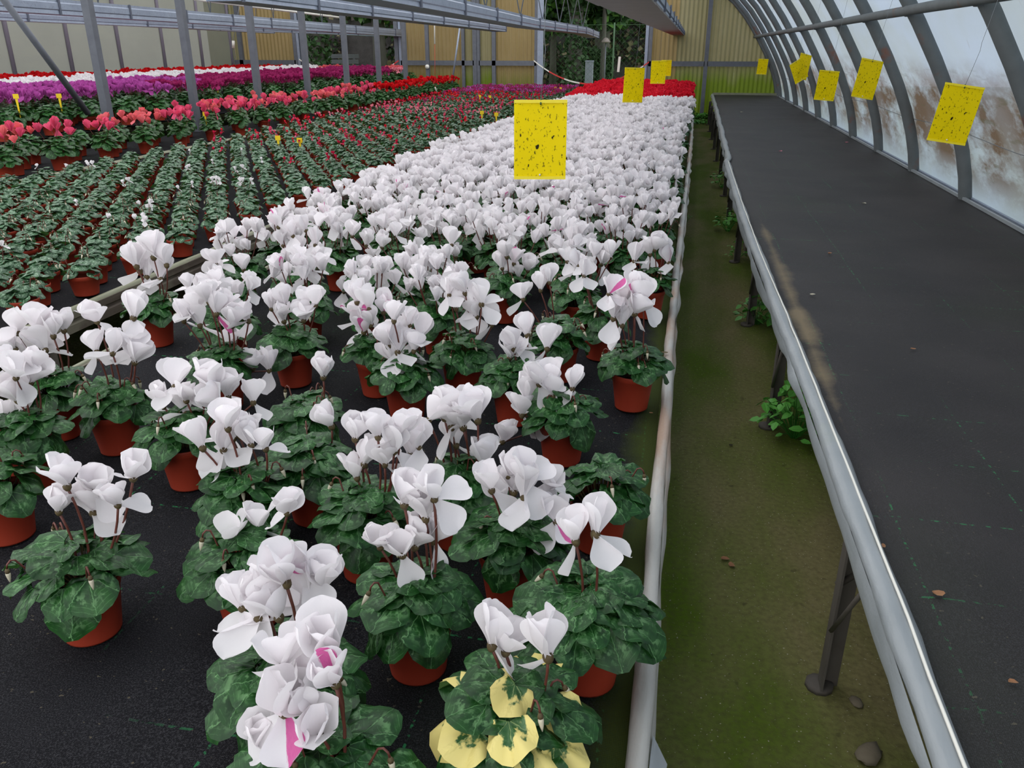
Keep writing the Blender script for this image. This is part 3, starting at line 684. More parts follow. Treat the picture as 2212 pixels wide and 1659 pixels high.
tray('zinc tray behind the row of posts, lower one with a blue end cap', [(X4, pA.y, pA.z), (X4, pB.y, pB.z)], .26, .11, 1, cable_ys=[(13.5, .3), (16, .3)], endm='blue')
X5 = -10.0
pA = at_x(-10, 40, X5); pB = at_x(593, 72, X5)
tray('short zinc tray ending by the corner of the grey film wall', [(X5, pA.y, pA.z), (X5, pB.y, pB.z)], .26, .12, 1)
XR = -.16
pA = at_x(1400, -16, XR); pB = at_x(1480, 77, XR)
tray('broad zinc tray with panelled underside hanging above the white bed', [(XR, pA.y, pA.z), (XR, pB.y, pB.z)], .25, .07, 1, panels=True)
t = thing('water_pipe', 'thin white water pipe strung below the far trays', 'pipe'); a = at_x(420, -2, -7.6); b_ = at_x(735, 38, -7.6); part('tube', MB().tube([a, b_], .022, 8), ['white'], t)
for k in range(5):
    q = Vector(a).lerp(Vector(b_), .15+k*.2); part('hook', MB().tube([q, q+Vector((0, 0, .9))], .005, 4), ['wire'], t)
t = thing('suspended_flex', 'thin cord with a white connector hanging by the film wall corner', 'cord', (0, 0, 0))
q = [at_y(px_, py_, YB-1.5) for px_, py_ in ((520, -10), (513, 40), (504, 85), (505, 105), (509, 125), (500, 140))]; part('cord', MB().tube(q, .008, 5), ['wire'], t)
part('connector', MB().tube([at_y(504, 88, YB-1.5), at_y(504, 104, YB-1.5)], .035, 8), ['white'], t)
t = thing('hanging_thermometer', 'slim white rod hanging on an orange string over the red flowers', 'thermometer', (0, 0, 0))
q = [at_x(px_, py_, -4.9) for px_, py_ in ((938, -5), (939, 95))]; part('upper_rod', MB().tube(q, .013, 8), ['white'], t)
q = [at_x(px_, py_, -4.9) for px_, py_ in ((939, 95), (940, 190))]; part('string', MB().tube(q, .003, 4), ['tape_red'], t)
q = [at_x(px_, py_, -4.9) for px_, py_ in ((940, 189), (944, 201))]; part('rod', MB().tube(q, .014, 8), ['white'], t)

# ------------------------------------------------------------------ yellow sticky traps
def trap(label, px_, py_, depth_px, ang=0.0, tilt=0.0, w_=.158, h_=.228, top=True):
    """px,py centre; depth from the sheet's apparent height"""
    zc = FPX*h_/depth_px; rv = ray(px_, py_); head = Vector((-math.sin(YAW)*math.cos(PITCH), math.cos(YAW)*math.cos(PITCH), -math.sin(PITCH)))
    p = Vector((0, 0, CAM_Z))+rv*(zc/rv.dot(head))
    t = thing('sticky_trap', label, 'sticky trap', p, ang, 'yellow sticky traps')
    Rm = Euler((0, tilt, 0)).to_matrix().to_4x4()
    nx_, nz_ = 8, 10; vs = []; fs = []
    for i in range(nz_+1):
        for j in range(nx_+1):
            x = (j/nx_-.5)*w_; z = (i/nz_-.5)*h_; vs.append((x, .004*math.sin(3*x/w_+1+ang*3)+.006*(z/h_)**2, z))
    for i in range(nz_):
        for j in range(nx_): k = i*(nx_+1)+j; fs.append((k, k+1, k+nx_+2, k+nx_+1))
    n0 = len(vs); vs = vs+[(x, y+.0016, z) for x, y, z in vs]; fs = fs+[tuple(q+n0 for q in f)[::-1] for f in fs]
    part('sheet', MB().add(vs, fs, 0), ['trap'], t, mat=Rm)
    for z in (-h_/2+.003, h_/2-.003): part('margin', MB().box((0, .0016, z), (w_, .0034, .009)), ['trap_edge'], t, mat=Rm)
    part('hole', MB().tube([(0, -.003, -h_/2+.012), (0, .004, -h_/2+.012)], .003, 8), ['white'], t, mat=Rm)
    part('clip', MB().tube([(0, -.003, h_/2-.006), (0, .0, h_/2-.012), (0, .004, h_/2+.004)], .0025, 6), ['wire_green'], t, mat=Rm)
    if top: part('string', MB().tube([(0, 0, h_/2), (.012, 0, h_/2+.14), (.008, 0, h_/2+.17), (.03, 0, h_/2+.85)], .0009, 4), ['wire'], t, mat=Rm)
    return t
trap('largest yellow sticky trap, speckled with insects, hanging over the white flowers', 1167, 303, 163, .20, .0)
trap('narrow yellow sticky trap hanging second over the white flowers', 1369, 184, 70, .62, .03)
trap('yellow sticky trap in front of the pair by the end wall over the red flowers', 1422, 156, 46, .2, 0)
trap('smaller yellow sticky trap overlapping behind, right of the pair by the end wall', 1439, 147, 32, .2, 0)
trap('large speckled yellow sticky trap hanging nearest the curved film wall', 2064, 247, 119, .05, .135, h_=.24, w_=.165)
trap('second yellow sticky trap from the front along the curved film wall', 1874, 171, 78, .45, .16)
trap('third yellow sticky trap along the curved wall, lower and almost square', 1786, 185, 60, .3, .08, h_=.22, w_=.165)
trap('yellow sticky trap turned sideways, front one of the overlapping couple', 1736, 144, 50, .75, .18)
trap('yellow sticky trap tilted behind another, at the far part of the curved wall', 1726, 153, 44, .5, -.5, w_=.15, h_=.2)
trap('farthest yellow sticky trap, hanging by the right corner of the end wall', 1647, 144, 31, .2, .05)
def plant_label(label, px_, py_, X, hh, mat='label', rot=.1):
    zb = TOP+BH-.01 if X is None else (TOP2+.16 if X < -6.4 else TOP+.16)
    p = at_x(px_, py_, X) if X is not None else at_z(px_, py_, TOP+.2)
    t = thing('plant_label', label, 'label', (p.x, p.y, zb), rot, 'yellow plant labels')
    z1 = max(.05, p.z-zb)
    part('head', MB().box((0, 0, z1), (.052, .003, .044)), [mat], t); part('spike', MB().add([(-.012, 0, z1-.024), (.012, 0, z1-.024), (.003, 0, 0), (-.003, 0, 0), (-.012, .002, z1-.024), (.012, .002, z1-.024), (.003, .002, 0), (-.003, .002, 0)], [(0, 1, 2, 3), (7, 6, 5, 4), (1, 5, 6, 2), (0, 3, 7, 4)], 0, smooth=False), [mat], t)
for i, (px_, py_, l) in enumerate([(600, 298, 'left of the two nearest yellow plant labels in the middle bed'), (647, 303, 'right of the two nearest yellow plant labels in the middle bed'), (1041, 243, 'yellow plant label in the middle bed beside a second one, left behind the big trap'), (1072, 247, 'yellow plant label just left of the big sticky trap'), (1036, 208, 'farther yellow plant label, left of a pair before the red rows'), (1058, 209, 'farther yellow plant label, right of a pair before the red rows')]):
    plant_label(l, px_, py_, None, 0)
plant_label('leaning yellow plant label among the crimson flowers', 1200, 190, None, 0, rot=.7); plant_label('upright yellow plant label next to the leaning one', 1211, 191, None, 0)
for px_, py_, X, l in ((34, 208, -6.55, 'yellow plant label left of the pale pink cyclamen in the far bed'), (127, 207, -6.55, 'yellow plant label right of the pale pink cyclamen in the far bed'), (469, 188, -6.7, 'yellow plant label below the magenta flowers beside a post'), (443, 246, -5.4, 'low yellow plant label among the coral cyclamens')):
    plant_label(l, px_, py_, X, 0, rot=.5)

# ------------------------------------------------------------------ weeds, stones and litter
def weed(label, x, y, n_, R, h, s):
    t = thing('weed', label, 'weed', (x, y, 0.0)); r_ = random.Random(int(x*1000+y*77)); acc = NP(); mb = MB()
    for k in range(n_):
        a = r_.uniform(0, 6.28); d = R*math.sqrt(r_.random()); z = h*(.25+.75*r_.random())*(1-.4*d/R)
        p = Vector((math.cos(a)*d, math.sin(a)*d, z)); acc.add(LOWLEAF_W[k % 4], T(p, (r_.uniform(-.4, .4), r_.uniform(-.1, .7), r_.uniform(0, 6.28)), s*r_.uniform(.6, 1.2)))
        if k % 3 == 0: mb.tube([(p.x*.1, p.y*.1, 0), (p.x*.6, p.y*.6, z*.7), p], .0016, 4, caps=False)
    o = ob('leaves', np_mesh('leaves', acc.arr(), ['leaf_weed']), t); o['kind'] = 'stuff'
    part('stems', mb, ['leaf_weed'], t)['kind'] = 'stuff'
LOWLEAF_W = [tri_arr([(0, 0, 0), (.35, .38, .05), (.8, .30, .02), (1.15, 0, -.06), (.8, -.30, .02), (.35, -.38, .05)], [(0, 1, 2, 3), (0, 3, 4, 5)], [(.5, .5), (.6, .6), (.8, .6), (.9, .5), (.8, .4), (.6, .4)]) for _ in range(4)]
for (px_, py_, n_, R, h, s, l) in ((1635, 700, 70, .12, .20, .045, 'leafy green weed under the empty bench by its third near leg'), (1715, 945, 130, .15, .36, .045, 'tall leafy weed growing behind the near leg of the empty bench'), (1572, 500, 70, .14, .26, .045, 'weed clump under the empty bench where the wrapped edge kinks'), (1560, 405, 60, .16, .24, .045, 'small weed further along under the empty bench'), (1592, 560, 40, .09, .18, .03, 'low weed beside the block under the empty bench'), (1483, 480, 12, .05, .09, .02, 'tiny sprig at the foot of the white bed by the path')):
    p = at_z(px_, py_, 0); weed(l, p.x, p.y, n_, R, h, s)
for k, (x, l) in enumerate(((.22, 'low weeds at the far end of the path, left of the mullion'), (.42, 'low weeds at the far end of the path, under the empty bench'))):
    weed(l, x, 19.9, 200, .3, .16, .05)
weed('dark green weeds in front of the corrugated wall at the path end', .3, 18.6, 160, .3, .10, .05)
def stone(label, x, y, z, s, seed, mat='pebble'):
    r_ = random.Random(seed); mb = MB(); vs = []; fs = []; nn = 9; rings = 5
    vs.append((0, 0, -.35))
    for i in range(1, rings):
        ph = PI*i/rings
        for k in range(nn): a = 2*PI*k/nn; q = r_.uniform(.82, 1.12); vs.append((math.sin(ph)*math.cos(a)*q*1.2, math.sin(ph)*math.sin(a)*q*.85, -.4*math.cos(ph)*q))
    vs.append((0, 0, .42)); t_ = len(vs)-1
    for k in range(nn): fs.append((0, 1+(k+1) % nn, 1+k)); fs.append((t_, t_-nn+k, t_-nn+(k+1) % nn))
    for i in range(rings-2):
        for k in range(nn): a = 1+i*nn+k; b = 1+i*nn+(k+1) % nn; fs.append((a, b, b+nn, a+nn))
    o = part('stone', MB().add([Vector(q)*s for q in vs], fs, 0), [mat]); o.location = (x, y, z+.33*s); o.rotation_euler[2] = seed; tag(o, label, 'stone')
p = at_z(1875, 1635, 0); stone('rounded grey stone on the path near the empty bench edge', p.x, p.y, 0, .034, 1)
p = at_z(1848, 1520, 0); stone('small stone in the shade under the empty bench', p.x, p.y, 0, .018, 2)
t = thing('concrete_block', 'brown concrete block lying under the empty bench', 'block', at_z(1612, 540, 0)+Vector((.08, 0, 0)))
part('body', MB().box((0, 0, .11), (.20, .28, .22)), ['block'], t)
part('top', MB().lathe([(.001, .25), (.08, .25), (.11, .235), (.11, .218), (.001, .216)], 14), ['block'], t)
def litter(label, px_, py_, z, s, mat='dry', ang=0.0, cat='leaf', name='fallen_leaf'):
    p = at_z(px_, py_, z); r_ = random.Random(int(px_)); vs, fs, uv = leaf_geo(int(px_), nseg=8, rings=(.5, 1.0), crinkle=.25)
    o = part(name, MB().add([Vector((a*.62, b*.4, abs(c)*.8))*s for a, b, c in vs], fs, 0, uv), [mat]); o.location = (p.x, p.y, p.z+.006); o.rotation_euler = (0, 0, ang); tag(o, label, cat)
LIT = [(1683, 328, .5, .034, 'petal_palepink', .4, 'pink petal lying on the black cloth of the empty bench', 'petal', 'fallen_petal'),
 (1790, 551, .5, .024, 'dry', 1, 'reddish dry leaf scrap in the middle of the empty bench', 0, 0), (1750, 640, .5, .022, 'bud', .3, 'pale cream leaf scrap near the wrapped edge of the bench', 0, 0),
 (1967, 757, .5, .017, 'dry', .1, 'small red-brown leaf flake on the right of the bench cloth', 0, 0), (2015, 1288, .5, .022, 'dry', .2, 'curled brown leaf on the near bench cloth', 0, 0),
 (1913, 1240, .5, .014, 'dry', 1.9, 'tiny brown leaf caught against the wrapped edge', 0, 0), (1905, 1188, .5, .014, 'dry', 1.2, 'thin upright brown flake near the wrapped edge', 0, 0),
 (2178, 1478, .5, .014, 'dry', 0, 'brown flake at the near right of the bench', 0, 0), (1863, 441, .5, .024, 'bud', 0, 'whitish leaf scrap far up the empty bench near a rib', 0, 0),
 (1826, 309, .5, .034, 'petal_palepink', 0, 'faded pink petal at the foot of the ribs', 0, 0), (1600, 243, .5, .040, 'bud', 0, 'yellowish leaf on the far half of the empty bench', 0, 0),
 (1559, 1210, 0, .024, 'dry', 0, 'red-brown dry leaf in the middle of the mossy path', 0, 0), (1583, 1228, 0, .022, 'dry', 2, 'dark twiggy leaf beside the red-brown one on the path', 0, 0),
 (1575, 965, 0, .016, 'soil', .4, 'black scrap on the moss beside the crack in the path', 0, 0), (1430, 765, .53, .02, 'calyx', 0, 'shrivelled brown flower resting on the wrapped bed edge', 0, 0),
 (1403, 895, .5, .010, 'dry', 0, 'crumpled flake on the cloth by the lone pot', 0, 0)]
for (px_, py_, z, s, mt, an, l, c_, nm) in LIT: litter(l, px_, py_, z, s, mt, an, c_ or 'leaf', nm or 'fallen_leaf')
# ------------------------------------------------------------------ cyclamen pieces
def leaf_mesh(seed, mat, **k): vs, fs, uv = leaf_geo(seed, **k); return MB().add(vs, fs, 0, uv).mesh('leaf', [mat])
LEAF = [leaf_mesh(i, 'leaf') for i in range(7)]
LEAF_CRINKLED = [leaf_mesh(40+i, 'leaf', crinkle=.15) for i in range(3)]
LEAF_YELLOW = [leaf_mesh(60+i, 'leaf_yellow', crinkle=.24) for i in range(3)]
LEAF_GREY = [leaf_mesh(80+i, 'leaf_grey', nseg=12, rings=(.45, .8, 1.0), crinkle=.09) for i in range(5)]
def low_leaf(seed): vs, fs, uv = leaf_geo(seed, nseg=8, rings=(.55, 1.0), crinkle=.1); return tri_arr(vs, fs, uv)
LOWLEAF = [low_leaf(i) for i in range(5)]
def tiny_leaf(seed): vs, fs, uv = leaf_geo(seed, nseg=7, rings=(1.0,), crinkle=.1); return tri_arr(vs, fs, uv)
TINYLEAF = [tiny_leaf(i) for i in range(4)]

def petal_geo(a0, a1, twist, cup, nl=7, nw=5, wmax=.50, ruffle=.02, seed=0):
    r = random.Random(seed); ph = r.uniform(0, 6); vs = []; uv = []; fs = []
    x = z = 0.0; L = 1.0
    for i in range(nl):
        t = i/(nl-1); a = a0+(a1-a0)*t
        if i: x += math.sin(a)*L/(nl-1); z += math.cos(a)*L/(nl-1)
        wd = wmax*(.20+.80*math.sin(min(t*1.12, 1)*PI/2)**1.3)*math.sqrt(max(0, 1-max(0, (t-.45)/.56)**2.4))+.012
        tw = twist*t
        for j in range(nw):
            s = 2*j/(nw-1)-1
            yy = s*wd; off = -cup*(s*s)*wd + ruffle*math.sin(3*s+7*t+ph)*t
            nx, nz = math.cos(a), -math.sin(a)
            px_ = off*math.cos(tw)+yy*math.sin(tw); py_ = yy*math.cos(tw)-off*math.sin(tw)
            vs.append((x+nx*px_, py_, z+nz*px_)); uv.append((.5+.5*s, t))
    for i in range(nl-1):
        for j in range(nw-1): k = i*nw+j; fs.append((k, k+1, k+nw+1, k+nw))
    return vs, fs, uv
PETAL_SHAPES = [(.55, -.25, .25, .45), (.35, .05, -.3, .35), (.7, -.4, .35, .5), (.5, .35, .2, .3), (.15, .5, -.25, .25)]
def petal_meshes(mat): 
    out = []
    for i, (a0, a1, tw, cu) in enumerate(PETAL_SHAPES):
        vs, fs, uv = petal_geo(a0, a1, tw, cu, seed=i, nl=13, nw=7, ruffle=.028); out.append(MB().add([Vector(q)*.054 for q in vs], fs, 0, uv).mesh('petal', [mat]))
    return out
PETALS = petal_meshes('petal_white'); PETALS_PINK = petal_meshes('petal_pink')
def flower_layout(r):
    """five petals: (azimuth, extra lean, shape) - most stand up, some droop as in the bed"""
    a0 = r.uniform(0, 6.28); out = []; mode = r.random()
    for k in range(5):
        lean = r.uniform(-.12, .38); sh = r.randrange(5)
        if mode < .62 and k == 0: lean = r.uniform(1.9, 2.6); sh = 1
        elif mode < .25 and k == 1: lean = r.uniform(1.2, 1.9); sh = 1
        out.append((a0+k*2*PI/5+r.uniform(-.2, .2), lean, sh))
    return out
# calyx mesh: the small brown nose of the flower
cal = MB().lathe([(.0, -.007), (.0035, -.006), (.0062, -.002), (.0068, .003), (.005, .006), (0, .007)], 8); CALYX = cal.mesh('flower', ['calyx'])
def stem_mesh(dx, dy, h, r=.0022):
    """stalk from the crown to a flower nose at the origin; it overshoots and hooks over"""
    pts = []
    for i in range(6):
        t = i/5; b = math.sin(t*PI)*.012
        pts.append((-dx*(1-t)+b*.5, -dy*(1-t)+b, -h*(1-t)-.001))
    return MB().tube(pts, [r*1.25, r*1.2, r*1.1, r, r, r*1.1], 6).mesh('stem', ['stem'])
def bud_part(parent, r, R, h0):
    a = r.uniform(0, 6.28); d = r.uniform(.03, R*.85); h = r.uniform(.05, .10); x, y = math.cos(a)*d, math.sin(a)*d
    top = Vector((x, y, h0+h)); o = Vector((math.cos(a), math.sin(a), 0))
    mb = MB()
    pts = [Vector((x*.35, y*.35, h0)), Vector((x*.8, y*.8, h0+h*.6)), top, top+o*.007+Vector((0, 0, .003)), top+o*.013+Vector((0, 0, -.002)), top+o*.015+Vector((0, 0, -.009))]
    mb.tube(pts, .0017, 5, 0)
    e = pts[-1]; dn = (Vector((0, 0, -1))+o*r.uniform(-.1, .9)).normalized()
    mb.tube([e, e+dn*.004, e+dn*.008], [.0022, .0042, .0040], 6, 1)
    mb.tube([e+dn*.006, e+dn*.012, e+dn*.020, e+dn*.027], [.0038, .0042, .0027, .0006], 6, 2)
    return part('bud', mb, ['stem', 'calyx', 'bud'], parent)
def pot_prof(h, rt, rb, lip=.018):
    return [(rb*.9, .002), (rb, 0), (rb*1.0, .003), (rb+(rt-rb)*.78, h-lip), (rt*.985, h-lip+.0015), (rt, h-.003), (rt*.995, h), (rt*.95, h), (rt*.93, h-.012)]
def pot_mesh(h, rt, rb, n, name='pot'):
    mb = MB().lathe(pot_prof(h, rt, rb), n)
    vs = [(rb*math.cos(2*PI*k/n), rb*math.sin(2*PI*k/n), .001) for k in range(n)]; mb.add(vs, [tuple(range(n))[::-1]], 0); return mb.mesh(name, ['pot'])
def soil_mesh(h, r, n):
    mb = MB(); vs = [(0, 0, h)]+[(r*math.cos(2*PI*k/n), r*math.sin(2*PI*k/n), h-.006) for k in range(n)]
    mb.add(vs, [(0, 1+k, 1+(k+1) % n) for k in range(n)], 0); return mb.mesh('soil', ['soil'])
POT_A = pot_mesh(PH, PRT, PRB, 28); SOIL_A = soil_mesh(PH-.012, PRT*.95, 14)
POT_B = pot_mesh(BH, BRT, BRB, 20); SOIL_B = soil_mesh(BH-.010, BRT*.95, 12)

def leaf_xforms(r, n, R, s0, s1, ztop, zmid):
    """rosette: (matrix, size) for n leaves of a dome of radius R"""
    out = []
    for k in range(n):
        q = (k+.5)/n; rad = R*math.sqrt(q); a = k*2.39996+r.uniform(-.3, .3)
        s = (s0+(s1-s0)*q**.6)*r.uniform(.85, 1.15)
        z = ztop+zmid*(1-q**1.25)+r.uniform(-.012, .012)
        z += .008*q
        tilt = .05+.80*q**1.6+r.uniform(-.22, .22)
        if q > .85 and r.random() < .22: tilt += .4; z -= .010
        d0 = max(0, rad-s*.75)
        out.append(T((math.cos(a)*d0, math.sin(a)*d0, z), (r.uniform(-.42, .42), tilt, a+r.uniform(-.5, .5)), s))
    return out
def petioles(xf, z0, n=4):
    mb = MB()
    for m_ in xf:
        e = m_.translation; st = Vector((e.x*.18, e.y*.18, z0)); mid = st*.4+e*.6+Vector((0, 0, -.012))
        mb.tube([st, mid, e], [.0018, .0016, .0013], n, caps=False)
    return mb

def add_flower(root, r, pos, base, scale, tiltv, pink=False, petals=True, low=None, stem_from=None):
    """one flower: calyx, five petals, stalk"""
    rot = Euler((r.uniform(-.3, .3)+tiltv[0], r.uniform(-.3, .3)+tiltv[1], r.uniform(0, 6.28)))
    fo = ob('flower', CALYX, root, Matrix.Translation(pos) @ rot.to_matrix().to_4x4() @ Matrix.Scale(scale, 4))
    lay = flower_layout(r); pk = r.randrange(5) if pink else -1
    for i, (a, lean, sh) in enumerate(lay):
        me = (PETALS_PINK if i == pk else PETALS)[sh]
        q = Matrix.Rotation(a, 4, 'Z') @ Matrix.Rotation(lean, 4, 'Y') @ Matrix.Translation((0, 0, .003)) @ Matrix.Scale(r.uniform(.9, 1.12), 4)
        p = ob('petal', me, fo, q)
        if i == pk: p['label'] = 'pink streaked petal'
    sf = stem_from; d = pos-sf
    inv = (rot.to_matrix()*scale).inverted()
    ms = stem_mesh(d.x, d.y, d.z)
    so = ob('stem', ms, fo, (inv.to_4x4()))
    return fo

def near_plant(name, label, X, Y, flowers, nleaf=38, R=.100, nbud=3, pinks=0, scale=1.0, leafset=None, seed=0, zmid=.062, extra=None, auto=0, fsize=1.1):
    r = random.Random(1000+seed)
    root = thing(name, label, 'potted plant', (X, Y, TOP+.004), 0, GROUP_A)
    ob('pot', POT_A, root); ob('soil', SOIL_A, root)
    xf = leaf_xforms(r, int(nleaf*.85), R, .026, .040, PH+.014, zmid); ls = leafset or LEAF
    for i, m_ in enumerate(xf):
        me = ls[r.randrange(len(ls))]
        if extra and r.random() < extra[1]: me = extra[0][r.randrange(len(extra[0]))]
        ob('leaf', me, root, m_)
    part('petioles', petioles(xf, PH-.015), ['petiole'], root)['kind'] = 'stuff'
    head = Vector((-math.sin(YAW), math.cos(YAW), 0)); p0 = Vector((X, Y, 0)); dep = p0.dot(head)
    fl = []
    for (px, py) in flowers:
        rv = ray(px, py); t = (dep+r.uniform(-.035, .035))/rv.dot(head)
        w_ = Vector((0, 0, CAM_Z))+rv*t; w_.z -= .020
        fl.append(w_-Vector((X, Y, TOP+.004)))
    for k in range(auto):
        a = r.uniform(0, 6.28); d = .075*math.sqrt(r.random()); fl.append(Vector((math.cos(a)*d, math.sin(a)*d, r.uniform(.225, .30))))
    pk = set(r.sample(range(len(fl)), min(pinks, len(fl)))) if fl else set()
    for i, p in enumerate(fl):
        a = math.atan2(p.y, p.x); sf = Vector((math.cos(a)*.02, math.sin(a)*.02, PH-.015))
        tl = Vector((p.x, p.y, 0))*2.0
        add_flower(root, r, p, None, r.uniform(.95, 1.22)*(fsize if Y > 1.35 else fsize*.9), (-tl.y*.8, tl.x*.8), pink=i in pk, stem_from=sf)
    for k in range(nbud): bud_part(root, r, R, PH)
    return root

# far-plant templates --------------------------------------------------
def lowpetals(nl, nw):
    out = []
    for i, (a0, a1, tw, cu) in enumerate(PETAL_SHAPES):
        vs, fs, uv = petal_geo(a0, a1, tw, cu, nl=nl, nw=nw, seed=i); out.append(tri_arr([Vector(q)*.056 for q in vs], fs, uv))
    return out
LP_MID = lowpetals(4, 3); LP_FAR = lowpetals(3, 3)
def tube_arr(p, q, r_, n=3, mi=0):
    p, q = Vector(p), Vector(q); d = (q-p).normalized(); a = d.orthogonal().normalized(); b = d.cross(a)
    vs = [p+(a*math.cos(2*PI*k/n)+b*math.sin(2*PI*k/n))*r_ for k in range(n)]+[q+(a*math.cos(2*PI*k/n)+b*math.sin(2*PI*k/n))*r_ for k in range(n)]
    return tri_arr(vs, [(k, (k+1) % n, n+(k+1) % n, n+k) for k in range(n)], [(0, 0)]*(2*n), mi)
I4 = Matrix.Identity(4)
def blooms_arr(seed, n, rad, z0, z1, size, pset, mi=0, smi=1, pinkmi=None):
    r = random.Random(seed); acc = NP()
    for k in range(n):
        a = k*2.39996+r.uniform(-.4, .4); d = rad*math.sqrt((k+.5)/max(n, 1)); p = Vector((math.cos(a)*d, math.sin(a)*d, z0+(z1-z0)*(1-(d/max(rad, .01))**2*.5)*r.uniform(.8, 1.05)))
        base = Matrix.Translation(p) @ Euler((r.uniform(-.35, .35)-math.sin(a)*.2, r.uniform(-.35, .35)+math.cos(a)*.2, 0)).to_matrix().to_4x4() @ Matrix.Scale(size*r.uniform(.85, 1.2), 4)
        for (aa, lean, sh) in flower_layout(r):
            acc.add(pset[sh], base @ Matrix.Rotation(aa, 4, 'Z') @ Matrix.Rotation(lean, 4, 'Y'), mi)
        acc.add(tube_arr(p*0.25+Vector((0, 0, .07)), p, .0022), I4, smi)
    return acc.arr() if n else None
def foliage_arr(seed, n, R, s0, s1, ztop, zmid, lset, mi=0):
    r = random.Random(seed); acc = NP()
    for m_ in leaf_xforms(r, n, R, s0, s1, ztop, zmid): acc.add(lset[r.randrange(len(lset))], m_, mi)
    return acc.arr()
def lathe_arr(prof, n, mi):
    vs = []; fs = []
    for r_, z in prof:
        for k in range(n): t = 2*PI*k/n; vs.append((r_*math.cos(t), r_*math.sin(t), z))
    for i in range(len(prof)-1):
        for k in range(n): fs.append((i*n+k, i*n+(k+1) % n, (i+1)*n+(k+1) % n, (i+1)*n+k))
    return tri_arr(vs, fs, [(0, 0)]*len(vs), mi)
POTLOW_A = lathe_arr([(PRB, 0), (PRT*.96, PH-.02), (PRT, PH-.018), (PRT, PH), (PRT*.9, PH-.006), (.001, PH-.014)], 12, 0)
POTLOW_B = lathe_arr([(BRB, 0), (BRT*.96, BH-.018), (BRT, BH-.016), (BRT, BH), (BRT*.9, BH-.006), (.001, BH-.012)], 10, 0)
# ------------------------------------------------------------------ white cyclamens near the camera, one by one
HAND = []
def hand(base=None, root=None, fl=(), label='', **k):
    if base: p = at_z(base[0], base[1], TOP); off = .045; d = Vector((p.x, p.y)).normalized(); x, y = p.x+d.x*off*.9, p.y+d.y*off
    else: p = at_z(root[0], root[1], TOP+.14); x, y = p.x, p.y
    x = min(x, -.085); x = max(x, -1.86)
    HAND.append((x, y)); near_plant('white_cyclamen', label, x, y, fl, seed=len(HAND), **k)
W = 'white cyclamen '
hand(base=(208, 1393), fl=[(140, 1030), (200, 1040), (283, 1012), (122, 1085), (197, 1088), (250, 1070), (200, 1050)], label=W+'standing alone at the front left with seven flowers, pot fully visible', nbud=5, nleaf=40, R=.118)
hand(base=(262, 985), fl=[(205, 745), (240, 748), (290, 735), (288, 768), (207, 680), (285, 672)], label=W+'whose soil and mossy pot rim show, left side of the bed', nbud=6, nleaf=30)
hand(base=(138, 955), fl=[(35, 705), (75, 700), (112, 712), (95, 742), (30, 740), (62, 755), (135, 700)], label=W+'with a broad flower head at the left edge of the photo, upper one', nleaf=40, nbud=2)
hand(base=(80, 1062), fl=[(30, 800), (62, 812), (35, 850), (70, 785), (8, 780), (45, 878), (8, 905)], label=W+'at the left edge with a flower opened wide around an ochre centre', nleaf=36)
hand(base=(28, 1178), fl=[(-30, 930)], label=W+'cut by the left edge, mostly leaves and one nodding bud', nbud=2, nleaf=32)
hand(base=(345, 752), fl=[(293, 565), (330, 545), (358, 562), (315, 588), (345, 592), (300, 575)], label=W+'with a tight crown of flowers beside the weathered rail', nleaf=34, fsize=1.35)
hand(base=(490, 890), fl=[(395, 680), (430, 690), (465, 665), (500, 690), (535, 680), (450, 640), (480, 655), (490, 735), (545, 783), (580, 788), (425, 655)], label=W+'with a wide dome of flowers behind the left front pots', nleaf=38, pinks=1)
hand(base=(640, 840), fl=[(585, 655), (615, 650), (650, 650), (680, 648), (655, 680), (612, 682)], label=W+'with five flowers in a level row above a tall bare pot', nleaf=30)
hand(base=(415, 1062), fl=[(350, 862), (375, 820), (400, 850), (435, 820), (465, 830), (490, 842), (400, 878), (470, 868), (545, 855)], label=W+'with a dense white cluster and one flower standing off to its right', nleaf=36)
hand(root=(530, 1065), fl=[(490, 908), (480, 955), (500, 930), (435, 950), (540, 945), (572, 952), (515, 925)], label=W+'on tall brown stalks above large pointed leaves, left of centre', nleaf=38, nbud=4)
hand(root=(660, 905), fl=[(697, 800)], label=W+'with a single upright flower and a spray of buds', nbud=9, nleaf=44)
hand(base=(682, 1140), fl=[(715, 905)], label=W+'with a single star-like flower in front of the budding plant', nleaf=42, nbud=3)
hand(base=(548, 1372), fl=[(497, 1152), (558, 1125), (618, 1088)], label=W+'with three separate flowers on tall stalks, lower left', nleaf=40, nbud=4)
hand(root=(618, 1465), fl=[(520, 1290), (570, 1290), (615, 1235), (655, 1215), (662, 1265), (700, 1242), (600, 1310), (640, 1300), (555, 1310)], label=W+'with a great tumbled flower head, a pink streak in one petal', nleaf=44, pinks=1, nbud=2, R=.115)
hand(root=(700, 1665), fl=[(607, 1415), (652, 1462), (715, 1388), (722, 1450), (612, 1515), (665, 1515), (585, 1585), (690, 1560), (628, 1620)], label=W+'with two magenta-streaked petals at the bottom, left of centre', nleaf=42, pinks=3, R=.12, nbud=4)
hand(root=(785, 1110), fl=[(765, 930), (815, 925), (865, 920), (905, 948), (785, 985), (830, 985), (770, 1015), (885, 965), (850, 955)], label=W+'with heavy white flowers right of the star-flowered plant', nleaf=38, nbud=4)
hand(base=(905, 1482), fl=[(903, 1072), (937, 1055), (918, 1100), (820, 1160), (868, 1178), (895, 1160), (937, 1148), (872, 1068)], label=W+'in a fully visible pot at the front centre with seven flowers', nleaf=40, nbud=5)
